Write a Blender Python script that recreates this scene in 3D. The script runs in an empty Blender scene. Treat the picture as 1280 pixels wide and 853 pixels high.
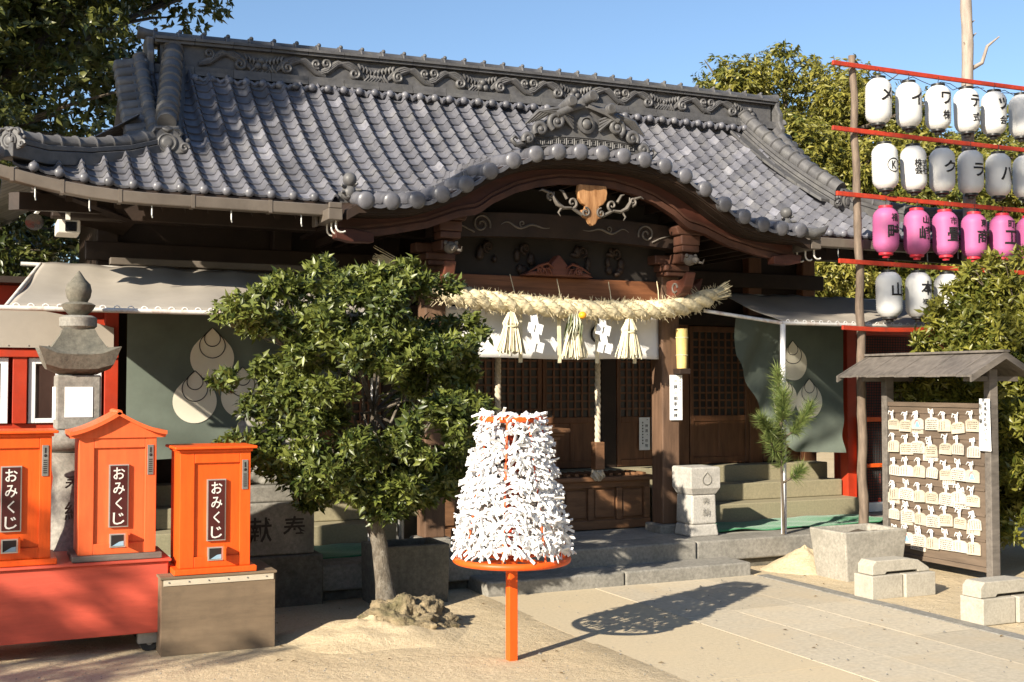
import bpy, bmesh, math, random
import numpy as np
from mathutils import Vector, Matrix

# ------------------------------------------------------------------ camera, sky, sun, exposure
scn = bpy.context.scene
COL = scn.collection
R = math.radians
random.seed(7)
rng = np.random.default_rng(7)

cam_d = bpy.data.cameras.new('camera')
cam_d.sensor_fit = 'HORIZONTAL'
cam_d.sensor_width = 36.0
cam_d.lens = 36.0 * 1450.0 / 1280.0
cam_d.clip_start = 0.05
cam_d.clip_end = 2000.0
cam = bpy.data.objects.new('camera', cam_d)
COL.objects.link(cam)
cam.location = (0, 0, 1.6)
cam.rotation_euler = (R(90 + 2.113), 0, R(-24.8))
scn.camera = cam

SUN_EL, SUN_AZ = R(24.7), math.atan2(-0.876, -0.482)
world = bpy.data.worlds.new('World')
scn.world = world
world.use_nodes = True
wn, wl = world.node_tree.nodes, world.node_tree.links
wn.clear()
sky = wn.new('ShaderNodeTexSky')
sky.sky_type = 'NISHITA'
sky.sun_disc = False
sky.sun_elevation = SUN_EL
sky.sun_rotation = SUN_AZ
sky.air_density = 1.0
sky.dust_density = 0.4
sky.ozone_density = 3.0
bg = wn.new('ShaderNodeBackground')
bg.inputs["Strength"].default_value = 0.085
wo = wn.new('ShaderNodeOutputWorld')
wl.new(sky.outputs[0], bg.inputs['Color'])
wl.new(bg.outputs[0], wo.inputs['Surface'])

sun_d = bpy.data.lights.new('sun', 'SUN')
sun_d.energy = 5.0
sun_d.angle = R(0.55)
sun_d.color = (1.0, 0.90, 0.74)
sun = bpy.data.objects.new('sun', sun_d)
COL.objects.link(sun)
sdir = Vector((-0.876 * math.cos(SUN_EL), -0.482 * math.cos(SUN_EL), math.sin(SUN_EL)))
sun.rotation_euler = sdir.to_track_quat('Z', 'Y').to_euler()
sun.location = (-8, -4, 12)

scn.view_settings.view_transform = 'Standard'
scn.view_settings.look = 'None'
scn.view_settings.exposure = 1.1
scn.view_settings.gamma = 1.0
scn.view_settings.use_curve_mapping = False
scn.cycles.max_bounces = 6
scn.cycles.diffuse_bounces = 2

# ------------------------------------------------------------------ helpers
class MB:
    def __init__(s):
        s.v = []; s.f = []; s.r = []
    def add(s, vs, fs, r=0.5):
        n = len(s.v)
        s.v.extend([tuple(p) for p in vs])
        s.f.extend([tuple(i + n for i in f) for f in fs])
        s.r.extend([r] * len(fs))
        return s
    def box(s, x0, x1, y0, y1, z0, z1, M=None, r=0.5):
        vs = [(x, y, z) for z in (z0, z1) for y in (y0, y1) for x in (x0, x1)]
        if M is not None: vs = [M @ Vector(p) for p in vs]
        return s.add(vs, [(0,2,3,1),(4,5,7,6),(0,1,5,4),(2,6,7,3),(0,4,6,2),(1,3,7,5)], r)
    def cbox(s, c, d, rot=None, r=0.5):
        M = Matrix.Translation(c)
        if rot is not None: M = M @ rot.to_4x4()
        return s.box(-d[0]/2, d[0]/2, -d[1]/2, d[1]/2, -d[2]/2, d[2]/2, M, r)
    def tube(s, pts, rad, n=8, caps=True, r=0.5, up=None):
        P = [Vector(p) for p in pts]; m = len(P)
        if not isinstance(rad, (list, tuple)): rad = [rad] * m
        vs = []; prev = None
        for i in range(m):
            t = (P[min(i+1, m-1)] - P[max(i-1, 0)])
            if t.length < 1e-9: t = Vector((0,0,1))
            t.normalize()
            if prev is None:
                a = up and Vector(up) or (Vector((0,0,1)) if abs(t.z) < 0.9 else Vector((1,0,0)))
                u = t.cross(a).normalized()
            else:
                u = (prev - t * prev.dot(t)).normalized()
            prev = u; w = t.cross(u)
            for k in range(n):
                a = 2*math.pi*k/n
                vs.append(P[i] + (u*math.cos(a) + w*math.sin(a)) * rad[i])
        fs = [(i*n+k, i*n+(k+1)%n, (i+1)*n+(k+1)%n, (i+1)*n+k) for i in range(m-1) for k in range(n)]
        if caps: fs += [tuple(range(n-1, -1, -1)), tuple(range((m-1)*n, m*n))]
        return s.add(vs, fs, r)
    def ring(s, c, Rr, rr, n=32, m=8, axis='z', r=0.5):
        vs = []
        for i in range(n):
            a = 2*math.pi*i/n
            for k in range(m):
                b = 2*math.pi*k/m
                q = ((Rr+rr*math.cos(b))*math.cos(a), (Rr+rr*math.cos(b))*math.sin(a), rr*math.sin(b))
                if axis == 'y': q = (q[0], q[2], q[1])
                vs.append((c[0]+q[0], c[1]+q[1], c[2]+q[2]))
        fs = [(i*m+k, ((i+1)%n)*m+k, ((i+1)%n)*m+(k+1)%m, i*m+(k+1)%m) for i in range(n) for k in range(m)]
        return s.add(vs, fs, r)
    def lathe(s, prof, c=(0,0,0), n=24, rot=0, r=0.5, M=None, sq=0):
        vs = []
        for (q, z) in prof:
            for k in range(n):
                a = 2*math.pi*k/n + rot
                vs.append(Vector((q*math.cos(a), q*math.sin(a), z)))
        if M is not None: vs = [M @ p for p in vs]
        vs = [p + Vector(c) for p in vs]
        m = len(prof)
        fs = [(i*n+k, i*n+(k+1)%n, (i+1)*n+(k+1)%n, (i+1)*n+k) for i in range(m-1) for k in range(n)]
        fs += [tuple(range(n-1, -1, -1)), tuple(range((m-1)*n, m*n))]
        return s.add(vs, fs, r)
    def prism(s, poly, vec, r=0.5):
        n = len(poly); v = Vector(vec)
        vs = [Vector(p) for p in poly] + [Vector(p) + v for p in poly]
        fs = [tuple(range(n)), tuple(range(2*n-1, n-1, -1))]
        fs += [(i, i+n, (i+1)%n+n, (i+1)%n) for i in range(n)]
        return s.add(vs, fs, r)
    def grid(s, fn, nu, nv, r=0.5):
        vs = [fn(i/nu, j/nv) for j in range(nv+1) for i in range(nu+1)]
        fs = [(j*(nu+1)+i, j*(nu+1)+i+1, (j+1)*(nu+1)+i+1, (j+1)*(nu+1)+i) for j in range(nv) for i in range(nu)]
        return s.add(vs, fs, r)
    def sphere(s, c, d, n=12, m=8, M=None, r=0.5):
        vs = []
        for j in range(m+1):
            t = math.pi*j/m
            for k in range(n):
                a = 2*math.pi*k/n
                p = Vector((d[0]*math.sin(t)*math.cos(a), d[1]*math.sin(t)*math.sin(a), d[2]*math.cos(t)))
                if M is not None: p = M @ p
                vs.append(p + Vector(c))
        fs = [(j*n+k, (j+1)*n+k, (j+1)*n+(k+1)%n, j*n+(k+1)%n) for j in range(m) for k in range(n)]
        return s.add(vs, fs, r)
    def sweep(s, pts, w, z0, z1, side=None, r=0.5):
        # rectangular bar following pts; w = width, z0..z1 = offsets in height
        P = [Vector(p) for p in pts]; m = len(P); vs = []
        for i in range(m):
            t = P[min(i+1,m-1)] - P[max(i-1,0)]; t.z = 0
            if t.length < 1e-9: t = Vector((1,0,0))
            t.normalize(); n_ = Vector((t.y, -t.x, 0)) if side is None else Vector(side)
            for a, b in ((-w/2,z0),(w/2,z0),(w/2,z1),(-w/2,z1)):
                vs.append(P[i] + n_*a + Vector((0,0,b)))
        fs = [(i*4+k, i*4+(k+1)%4, (i+1)*4+(k+1)%4, (i+1)*4+k) for i in range(m-1) for k in range(4)]
        fs += [(3,2,1,0), ((m-1)*4, (m-1)*4+1, (m-1)*4+2, (m-1)*4+3)]
        return s.add(vs, fs, r)
    def mesh(s, name, mat, smooth=None):
        me = bpy.data.meshes.new(name)
        me.from_pydata(s.v, [], s.f)
        at = me.attributes.new('rnd', 'FLOAT', 'FACE')
        at.data.foreach_set('value', np.array(s.r, dtype=np.float32))
        bm = bmesh.new(); bm.from_mesh(me)
        bmesh.ops.recalc_face_normals(bm, faces=bm.faces)
        bm.to_mesh(me); bm.free()
        if mat is not None: me.materials.append(mat)
        if smooth:
            me.polygons.foreach_set('use_smooth', [True]*len(me.polygons))
            me.set_sharp_from_angle(angle=R(smooth))
        return me
    def build(s, name, mat, parent=None, smooth=None, bevel=0, seg=2):
        return link(name, s.mesh(name, mat, smooth), parent, bevel, seg)

def link(name, me, parent=None, bevel=0, seg=2):
    o = bpy.data.objects.new(name, me)
    COL.objects.link(o)
    if parent is not None: attach(o, parent)
    if bevel:
        b = o.modifiers.new('bevel', 'BEVEL'); b.width = bevel; b.segments = seg
        b.limit_method = 'ANGLE'; b.angle_limit = R(35); b.harden_normals = False
    return o

def wloc(o):
    M = Matrix.Identity(4)
    while o is not None:
        M = (Matrix.Translation(o.location) @ o.rotation_euler.to_matrix().to_4x4()) @ M if o.type == 'EMPTY' else M
        o = o.parent
    return M

def attach(o, parent):
    # children are modelled in world coordinates: undo the parents' placement
    o.parent = parent
    root = parent
    if parent.type != 'EMPTY':
        return                                  # the part itself sits at its thing's inverse already
    o.matrix_parent_inverse = wloc(parent).inverted()

def thing(name, label, cat, loc=(0,0,0), rz=0, group=None):
    o = bpy.data.objects.new(name, None)
    COL.objects.link(o)
    o.empty_display_size = 0.1
    o.location = loc; o.rotation_euler = (0,0,rz)
    return tag(o, label, cat, group)

def tag(o, label=None, cat=None, group=None, kind=None):
    if label: o['label'] = label
    if cat: o['category'] = cat
    if group: o['group'] = group
    if kind: o['kind'] = kind
    return o

def local_child(o, parent):                     # for parts modelled in the thing's own space
    o.parent = parent
    o.matrix_parent_inverse = Matrix.Identity(4)
    return o

def dup(root, loc, rot=None, label=None):
    r_ = root.copy(); COL.objects.link(r_); r_.location = loc
    if rot is not None: r_.rotation_euler = rot
    if label: r_['label'] = label
    for ch in root.children:
        c = ch.copy(); COL.objects.link(c); c.parent = r_
    return r_

# ------------------------------------------------------------------ materials
def mat(name, col, rough=0.6, var=0.25, scale=6.0, bump=0.15, bscale=60.0, dist=0.004, col2=None, spec=0.4,
        stretch=None, attr=0.0, dirt=None, dscale=1.5, dfac=0.5, metallic=0.0, trans=0.0, tcol=None, sheen=0):
    m = bpy.data.materials.new(name); m.use_nodes = True
    nt = m.node_tree; N = nt.nodes; L = nt.links
    p = N['Principled BSDF']
    tc = N.new('ShaderNodeTexCoord'); src = tc.outputs['Object']
    if stretch:
        mp = N.new('ShaderNodeMapping'); mp.inputs['Scale'].default_value = stretch
        L.new(src, mp.inputs['Vector']); src2 = mp.outputs[0]
    else: src2 = src
    nz = N.new('ShaderNodeTexNoise'); nz.inputs['Scale'].default_value = scale; nz.inputs['Detail'].default_value = 6
    nz.inputs['Roughness'].default_value = 0.65
    L.new(src2, nz.inputs['Vector'])
    mx = N.new('ShaderNodeMix'); mx.data_type = 'RGBA'
    c1 = tuple(max(0, c*(1-var)) for c in col) + (1,)
    c2 = (tuple(col2) if col2 else tuple(min(1, c*(1+var)) for c in col)) + (1,)
    mx.inputs['A'].default_value = c1; mx.inputs['B'].default_value = c2
    rmp = N.new('ShaderNodeMapRange'); rmp.inputs['From Min'].default_value = 0.3; rmp.inputs['From Max'].default_value = 0.7
    L.new(nz.outputs['Fac'], rmp.inputs['Value']); L.new(rmp.outputs[0], mx.inputs['Factor'])
    out = mx.outputs['Result']
    if dirt:
        n2 = N.new('ShaderNodeTexNoise'); n2.inputs['Scale'].default_value = dscale; n2.inputs['Detail'].default_value = 8
        n2.inputs['Roughness'].default_value = 0.7
        L.new(src, n2.inputs['Vector'])
        r2 = N.new('ShaderNodeMapRange'); r2.inputs['From Min'].default_value = 0.48; r2.inputs['From Max'].default_value = 0.72
        r2.inputs['To Max'].default_value = dfac
        L.new(n2.outputs['Fac'], r2.inputs['Value'])
        m2 = N.new('ShaderNodeMix'); m2.data_type = 'RGBA'
        L.new(r2.outputs[0], m2.inputs['Factor']); L.new(out, m2.inputs['A']); m2.inputs['B'].default_value = tuple(dirt) + (1,)
        out = m2.outputs['Result']
    if attr:
        at = N.new('ShaderNodeAttribute'); at.attribute_name = 'rnd'
        r3 = N.new('ShaderNodeMapRange'); r3.inputs['To Min'].default_value = 1-attr; r3.inputs['To Max'].default_value = 1+attr; r3.clamp = False
        L.new(at.outputs['Fac'], r3.inputs['Value'])
        vm = N.new('ShaderNodeVectorMath'); vm.operation = 'SCALE'
        L.new(out, vm.inputs[0]); L.new(r3.outputs[0], vm.inputs['Scale']); out = vm.outputs[0]
    L.new(out, p.inputs['Base Color'])
    p.inputs['Roughness'].default_value = rough
    p.inputs['Specular IOR Level'].default_value = spec
    p.inputs['Metallic'].default_value = metallic
    if sheen: p.inputs['Sheen Weight'].default_value = sheen
    if bump:
        nb = N.new('ShaderNodeTexNoise'); nb.inputs['Scale'].default_value = bscale; nb.inputs['Detail'].default_value = 5
        L.new(src2, nb.inputs['Vector'])
        bp = N.new('ShaderNodeBump'); bp.inputs['Strength'].default_value = bump; bp.inputs['Distance'].default_value = dist
        L.new(nb.outputs['Fac'], bp.inputs['Height']); L.new(bp.outputs[0], p.inputs['Normal'])
    if trans:
        tr = N.new('ShaderNodeBsdfTranslucent')
        if tcol: tr.inputs['Color'].default_value = tuple(tcol) + (1,)
        else: L.new(out, tr.inputs['Color'])
        ms = N.new('ShaderNodeMixShader'); ms.inputs['Fac'].default_value = trans
        L.new(p.outputs[0], ms.inputs[1]); L.new(tr.outputs[0], ms.inputs[2])
        L.new(ms.outputs[0], N['Material Output'].inputs['Surface'])
    return m

def leafmat(name, dark, light, rough=0.35, trans=0.25, spec=0.5):
    m = bpy.data.materials.new(name); m.use_nodes = True
    nt = m.node_tree; N = nt.nodes; L = nt.links; p = N['Principled BSDF']
    at = N.new('ShaderNodeAttribute'); at.attribute_name = 'rnd'
    mx = N.new('ShaderNodeMix'); mx.data_type = 'RGBA'
    mx.inputs['A'].default_value = tuple(dark)+(1,); mx.inputs['B'].default_value = tuple(light)+(1,)
    L.new(at.outputs['Fac'], mx.inputs['Factor'])
    L.new(mx.outputs['Result'], p.inputs['Base Color'])
    p.inputs['Roughness'].default_value = rough; p.inputs['Specular IOR Level'].default_value = spec
    tr = N.new('ShaderNodeBsdfTranslucent'); L.new(mx.outputs['Result'], tr.inputs['Color'])
    ms = N.new('ShaderNodeMixShader'); ms.inputs['Fac'].default_value = trans
    L.new(p.outputs[0], ms.inputs[1]); L.new(tr.outputs[0], ms.inputs[2])
    L.new(ms.outputs[0], N['Material Output'].inputs['Surface'])
    return m

M = {}
M['tile'] = mat('roof tile', (0.112,0.112,0.128), 0.40, 0.22, 9, 0.12, 90, attr=0.36, dirt=(0.20,0.195,0.19), dscale=5, dfac=0.55, spec=0.5)
M['tile_dark'] = mat('ridge tile', (0.085,0.083,0.085), 0.5, 0.3, 10, 0.25, 60, attr=0.2, dirt=(0.16,0.155,0.14), dscale=6, dfac=0.5)
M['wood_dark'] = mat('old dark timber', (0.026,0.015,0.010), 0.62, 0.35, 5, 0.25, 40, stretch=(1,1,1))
M['wood_red'] = mat('red brown timber', (0.125,0.040,0.024), 0.5, 0.35, 7, 0.2, 50, stretch=(0.35,1,2.2), dirt=(0.09,0.04,0.03), dscale=3)
M['wood_warm'] = mat('warm door timber', (0.15,0.067,0.032), 0.5, 0.35, 6, 0.2, 45, stretch=(3,3,0.5))
M['wood_new'] = mat('orange grained board', (0.36,0.15,0.05), 0.5, 0.45, 8, 0.15, 40, stretch=(6,6,0.7), col2=(0.48,0.26,0.12))
M['wood_grey'] = mat('weathered grey wood', (0.135,0.118,0.102), 0.7, 0.35, 6, 0.3, 40, stretch=(0.8,4,4))
M['wood_post'] = mat('weathered pole', (0.155,0.115,0.085), 0.75, 0.4, 10, 0.4, 50, stretch=(4,4,0.6))
M['ply'] = mat('worn plywood', (0.165,0.118,0.075), 0.7, 0.22, 5, 0.12, 80, stretch=(0.4,2,2.5), dirt=(0.075,0.056,0.038), dscale=3.5, dfac=0.55)
M['box_wood'] = mat('offering box wood', (0.17,0.085,0.042), 0.55, 0.3, 8, 0.2, 60, stretch=(0.6,1,3))
M['wood_porch'] = mat('sun greyed porch timber', (0.125,0.072,0.044), 0.65, 0.35, 6, 0.3, 45, stretch=(3,3,0.4))
M['wood_beam'] = mat('polished brown beam', (0.19,0.075,0.033), 0.5, 0.4, 6, 0.2, 50, stretch=(0.3,2,5))
M['wood_mid'] = mat('dark red timber', (0.075,0.032,0.02), 0.55, 0.35, 7, 0.2, 50)
M['wood_barge'] = mat('dark bargeboard lacquer', (0.062,0.021,0.014), 0.45, 0.35, 7, 0.2, 50, stretch=(0.35,1,2.2), dirt=(0.05,0.022,0.018), dscale=3)
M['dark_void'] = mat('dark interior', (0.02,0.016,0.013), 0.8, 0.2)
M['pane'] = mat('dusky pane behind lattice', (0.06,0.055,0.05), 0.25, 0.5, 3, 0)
M['paper'] = mat('white paper', (0.86,0.86,0.85), 0.75, 0.03, 20, 0.05, 60)
M['strip'] = mat('fortune paper', (0.90,0.89,0.88), 0.75, 0.02, 20, 0, trans=0.15)
M['cloth_white'] = mat('white hanging cloth', (0.90,0.895,0.88), 0.8, 0.03, 10, 0.2, 200, dist=0.002, trans=0.12)
M['ink'] = mat('black ink', (0.012,0.011,0.012), 0.6, 0.2, 10, 0)
M['orange'] = mat('orange lacquer paint', (0.72,0.092,0.008), 0.45, 0.13, 7, 0.15, 40, stretch=(5,5,.5), dirt=(0.60,0.075,0.008), dscale=4, dfac=0.45)
M['orange_shaded'] = mat('shade toned orange paint', (0.66,0.115,0.03), 0.55, 0.13, 7, 0.15, 40, stretch=(5,5,.5), dirt=(0.56,0.095,0.03), dscale=4, dfac=0.5)  # box orange with its shade mixed into the colour
M['cart_red'] = mat('salmon red painted board', (0.55,0.085,0.05), 0.55, 0.15, 5, 0.2, 40, stretch=(.5,3,4), dirt=(0.45,0.075,0.045), dscale=2.5)
M['vermilion'] = mat('vermilion paint', (0.40,0.036,0.012), 0.45, 0.18, 5, 0.1, 60, dirt=(0.28,0.05,0.03), dscale=6)
M['red_bar'] = mat('scuffed red pole paint', (0.42,0.04,0.016), 0.5, 0.2, 12, 0.2, 60, dirt=(0.13,0.04,0.03), dscale=9, dfac=0.8)
M['plate'] = mat('maroon sign plate', (0.06,0.012,0.012), 0.35, 0.15, 5, 0)
M['silver'] = mat('silver metal trim', (0.55,0.54,0.53), 0.35, 0.1, 10, 0, metallic=0.7)
M['silver_text'] = mat('pale sign lettering', (0.66,0.62,0.58), 0.5, 0.08, 10, 0)
M['steel'] = mat('dull steel', (0.28,0.28,0.27), 0.4, 0.25, 10, 0.1, 40, metallic=0.6)
M['gutter'] = mat('brown grey gutter metal', (0.12,0.10,0.082), 0.45, 0.2, 3, 0.08, 30, dirt=(0.20,0.17,0.14), dscale=2)
M['white_pipe'] = mat('white painted pipe', (0.66,0.64,0.60), 0.45, 0.1, 8, 0.1, 30, dirt=(0.30,0.13,0.06), dscale=8, dfac=0.9)
M['pole_white'] = mat('white support pole', (0.68,0.68,0.70), 0.45, 0.1, 8, 0.1, 30, dirt=(0.4,0.36,0.32), dscale=8, dfac=0.6)
M['awning'] = mat('beige awning fabric', (0.33,0.295,0.25), 0.85, 0.08, 3, 0.15, 250, dist=0.001, dirt=(0.25,0.23,0.20), dscale=1.2, dfac=0.6)
M['green_cloth'] = mat('grey green curtain cloth', (0.118,0.142,0.116), 0.9, 0.12, 5, 0.2, 300, dist=0.001, sheen=0.1)
M['crest'] = mat('cream crest print', (0.74,0.69,0.56), 0.85, 0.06, 5, 0.1, 300, dist=0.001)
M['stone'] = mat('grey granite', (0.235,0.222,0.195), 0.8, 0.3, 40, 0.4, 120, dirt=(0.09,0.087,0.07), dscale=3, dfac=0.7)
M['stone_pale'] = mat('pale granite', (0.41,0.39,0.355), 0.8, 0.22, 60, 0.35, 140, dirt=(0.20,0.19,0.165), dscale=4, dfac=0.7)
M['stone_dark'] = mat('mossy dark stone', (0.13,0.12,0.095), 0.9, 0.35, 30, 0.5, 90, dirt=(0.06,0.06,0.05), dscale=4, dfac=0.8)
M['concrete'] = mat('concrete', (0.31,0.288,0.245), 0.9, 0.25, 40, 0.35, 120, dirt=(0.15,0.14,0.115), dscale=3.5, dfac=0.75)
M['block'] = mat('pale concrete block', (0.385,0.352,0.29), 0.9, 0.2, 60, 0.4, 160, dirt=(0.24,0.22,0.18), dscale=6, dfac=0.65)
M['step_conc'] = mat('yellow grey step concrete', (0.27,0.24,0.155), 0.9, 0.16, 50, 0.3, 140, dirt=(0.20,0.18,0.12), dscale=2, dfac=0.5)
M['carpet'] = mat('green mat', (0.03,0.19,0.08), 0.95, 0.25, 30, 0.6, 300, sheen=0.2)
M['straw'] = mat('rice straw', (0.62,0.535,0.35), 0.75, 0.3, 25, 0.5, 150, dist=0.006, attr=0.25)
M['straw_pale'] = mat('pale straw tassel', (0.68,0.61,0.43), 0.75, 0.22, 30, 0.4, 150, attr=0.25)
M['rope'] = mat('cotton bell rope', (0.52,0.45,0.34), 0.85, 0.25, 30, 0.4, 200)
M['bamboo'] = mat('yellow bamboo', (0.66,0.48,0.17), 0.5, 0.15, 12, 0.1)
M['mikan'] = mat('orange fruit', (0.85,0.36,0.02), 0.4, 0.08, 30, 0.2, 120)
M['fern'] = leafmat('dry fern leaf', (0.07,0.10,0.02), (0.22,0.22,0.06))
M['lantern_w'] = mat('white lantern paper', (0.72,0.72,0.71), 0.55, 0.03, 10, 0.03, 40, trans=0.18)
M['lantern_p'] = mat('pink lantern paper', (0.50,0.125,0.30), 0.55, 0.05, 10, 0.03, 40, trans=0.18)
M['cap_black'] = mat('black lantern cap', (0.02,0.02,0.02), 0.4, 0.2)
M['cap_red'] = mat('red lantern cap', (0.55,0.03,0.05), 0.4, 0.2)
M['ema'] = mat('pale votive wood', (0.52,0.48,0.41), 0.65, 0.14, 8, 0.1, 60, stretch=(1,0.6,5))
M['ema_b'] = mat('yellowed votive wood', (0.48,0.42,0.325), 0.65, 0.14, 8, 0.1, 60, stretch=(1,0.6,5))
M['ema_board'] = mat('brown backing board', (0.13,0.095,0.068), 0.75, 0.25, 5, 0.2, 50, stretch=(1,0.5,4))
M['string'] = mat('white cord', (0.78,0.77,0.75), 0.85, 0.05)
M['pink'] = mat('pink print', (0.75,0.22,0.25), 0.8, 0.05)
M['blue'] = mat('blue print', (0.22,0.42,0.75), 0.8, 0.05)
M['graphite'] = mat('faded handwriting', (0.05,0.04,0.035), 0.8, 0.2)
M['bark'] = mat('grey bark', (0.11,0.092,0.07), 0.9, 0.5, 14, 0.7, 50, stretch=(3,3,0.8), dist=0.01, dirt=(0.30,0.28,0.24), dscale=22, dfac=0.55)
M['bark_dark'] = mat('dark bark', (0.09,0.07,0.05), 0.9, 0.4, 8, 0.7, 30, dist=0.02)
M['bark_pale'] = mat('bleached dead wood', (0.30,0.25,0.21), 0.85, 0.3, 10, 0.5, 40, stretch=(3,3,0.5))
M['rubber'] = mat('black rubber', (0.02,0.02,0.02), 0.7, 0.3)
M['slot'] = mat('dark slot', (0.015,0.012,0.012), 0.6, 0.1)
M['slot_blue'] = mat('pale blue tray', (0.25,0.42,0.55), 0.3, 0.1)
M['glass'] = mat('kiosk window glass', (0.05,0.03,0.025), 0.08, 0.3, 2, 0, spec=0.8)
M['win_white'] = mat('white window frame', (0.72,0.74,0.76), 0.5, 0.05)
M['net'] = mat('black netting', (0.03,0.03,0.03), 0.8, 0.2)
M['fixture'] = mat('cream plastic housing', (0.66,0.64,0.58), 0.5, 0.08)
M['lens'] = mat('dark lens', (0.01,0.01,0.012), 0.1, 0.1, spec=0.8)
M['wire'] = mat('black wire', (0.03,0.03,0.03), 0.6, 0.1)
M['leaf_front'] = leafmat('glossy evergreen leaf', (0.030,0.050,0.010), (0.185,0.21,0.042), 0.40, 0.2, 0.5)
M['leaf_back'] = leafmat('dark forest leaf', (0.030,0.048,0.011), (0.16,0.165,0.04), 0.38, 0.25, 0.5)
M['leaf_right'] = leafmat('yellow green camphor leaf', (0.06,0.08,0.014), (0.32,0.285,0.055), 0.42, 0.3, 0.45)
M['leaf_bush'] = leafmat('bronze green hedge leaf', (0.06,0.08,0.012), (0.30,0.28,0.05), 0.38, 0.3, 0.45)
M['leaf_pine'] = leafmat('pine needle', (0.04,0.075,0.018), (0.20,0.24,0.07), 0.5, 0.15, 0.3)

def ground_mat():
    m = bpy.data.materials.new('decomposed granite sand'); m.use_nodes = True
    N = m.node_tree.nodes; L = m.node_tree.links; p = N['Principled BSDF']
    tc = N.new('ShaderNodeTexCoord')
    def noise(s, d=6, r=0.6):
        n = N.new('ShaderNodeTexNoise'); n.inputs['Scale'].default_value = s; n.inputs['Detail'].default_value = d
        n.inputs['Roughness'].default_value = r; L.new(tc.outputs['Object'], n.inputs['Vector']); return n.outputs['Fac']
    def rng_(v, a, b, c=0.0, d=1.0):
        n = N.new('ShaderNodeMapRange'); L.new(v, n.inputs['Value'])
        for k, q in zip(('From Min','From Max','To Min','To Max'), (a,b,c,d)): n.inputs[k].default_value = q
        return n.outputs[0]
    def mix(f, a, b):
        n = N.new('ShaderNodeMix'); n.data_type = 'RGBA'; L.new(f, n.inputs['Factor'])
        for s_, q in (('A',a),('B',b)):
            if isinstance(q, tuple): n.inputs[s_].default_value = q + (1,)
            else: L.new(q, n.inputs[s_])
        return n.outputs['Result']
    c = mix(rng_(noise(0.9,5), 0.35, 0.65), (0.51,0.41,0.265), (0.60,0.495,0.335))
    c = mix(rng_(noise(45,3,0.8), 0.42, 0.62, 0, 0.5), c, (0.40,0.30,0.175))
    c = mix(rng_(noise(230,2,0.8), 0.6, 0.72, 0, 0.6), c, (0.24,0.19,0.13))
    c = mix(rng_(noise(170,2,0.8), 0.62, 0.72, 0, 0.6), c, (0.70,0.62,0.48))
    L.new(c, p.inputs['Base Color']); p.inputs['Roughness'].default_value = 0.95
    p.inputs['Specular IOR Level'].default_value = 0.15
    b1 = N.new('ShaderNodeBump'); b1.inputs['Strength'].default_value = 0.8; b1.inputs['Distance'].default_value = 0.04
    L.new(noise(5,8,0.7), b1.inputs['Height'])
    b2 = N.new('ShaderNodeBump'); b2.inputs['Strength'].default_value = 0.6; b2.inputs['Distance'].default_value = 0.006
    L.new(noise(120,4,0.7), b2.inputs['Height']); L.new(b1.outputs[0], b2.inputs['Normal'])
    L.new(b2.outputs[0], p.inputs['Normal'])
    return m
M['sand'] = ground_mat()

def slab_mat():
    m = mat('sand dusted paving granite', (0.465,0.405,0.305), 0.85, 0.18, 30, 0.25, 140, attr=0.10, dirt=(0.50,0.41,0.28), dscale=1.6, dfac=1.0)
    return m
M['slab'] = slab_mat()
M['slab_sand'] = mat('paving buried in sand', (0.51,0.425,0.29), 0.9, 0.12, 40, 0.4, 120, attr=0.05, dirt=(0.54,0.44,0.29), dscale=1.3, dfac=1.0)

# ------------------------------------------------------------------ lettering
def text2d(body, size=1.0, bold=0.0):
    """flat lettering: (verts2d, faces), centred on its own box"""
    cu = bpy.data.curves.new('lettering', 'FONT'); cu.body = body; cu.size = size; cu.resolution_u = 2
    cu.offset = bold * size; cu.space_line = 0.86
    cu.align_x = 'CENTER'
    o = bpy.data.objects.new('lettering', cu); COL.objects.link(o)
    dg = bpy.context.evaluated_depsgraph_get()
    me = bpy.data.meshes.new_from_object(o.evaluated_get(dg))
    vs = [(v.co.x, v.co.y) for v in me.vertices]; fs = [tuple(p.vertices) for p in me.polygons]
    bpy.data.objects.remove(o); bpy.data.curves.remove(cu); bpy.data.meshes.remove(me)
    xs = [v[0] for v in vs]; ys = [v[1] for v in vs]
    cx, cy = (min(xs)+max(xs))/2, (min(ys)+max(ys))/2
    return [(a-cx, b-cy) for a, b in vs], fs
def text_fit(body, w, h, bold=0.0):
    vs, fs = text2d(body, 1.0, bold)
    W = max(v[0] for v in vs)*2; H = max(v[1] for v in vs)*2
    return [(a*w/W, b*h/H) for a, b in vs], fs
def put_text(mb, tx, c, ux, uy):
    c = Vector(c); ux = Vector(ux); uy = Vector(uy)
    mb.add([c + ux*a + uy*b for a, b in tx[0]], tx[1])

def lerp_table(tab, x):
    if x <= tab[0][0]: return tab[0][1]
    for (a, b), (c, d) in zip(tab, tab[1:]):
        if x <= c: return b + (d-b)*(x-a)/(c-a)
    return tab[-1][1]
def spiral(cx, cz, r0, turns, a0, sgn=1, n=22, y=0.0, tail=None):
    pts = []
    for i in range(n+1):
        t = i/n; a = a0 + sgn*2*math.pi*turns*t; r_ = r0*(1-0.86*t)
        pts.append((cx + r_*math.cos(a), y, cz + r_*math.sin(a)))
    if tail: pts = [tail] + pts
    return pts

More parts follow.
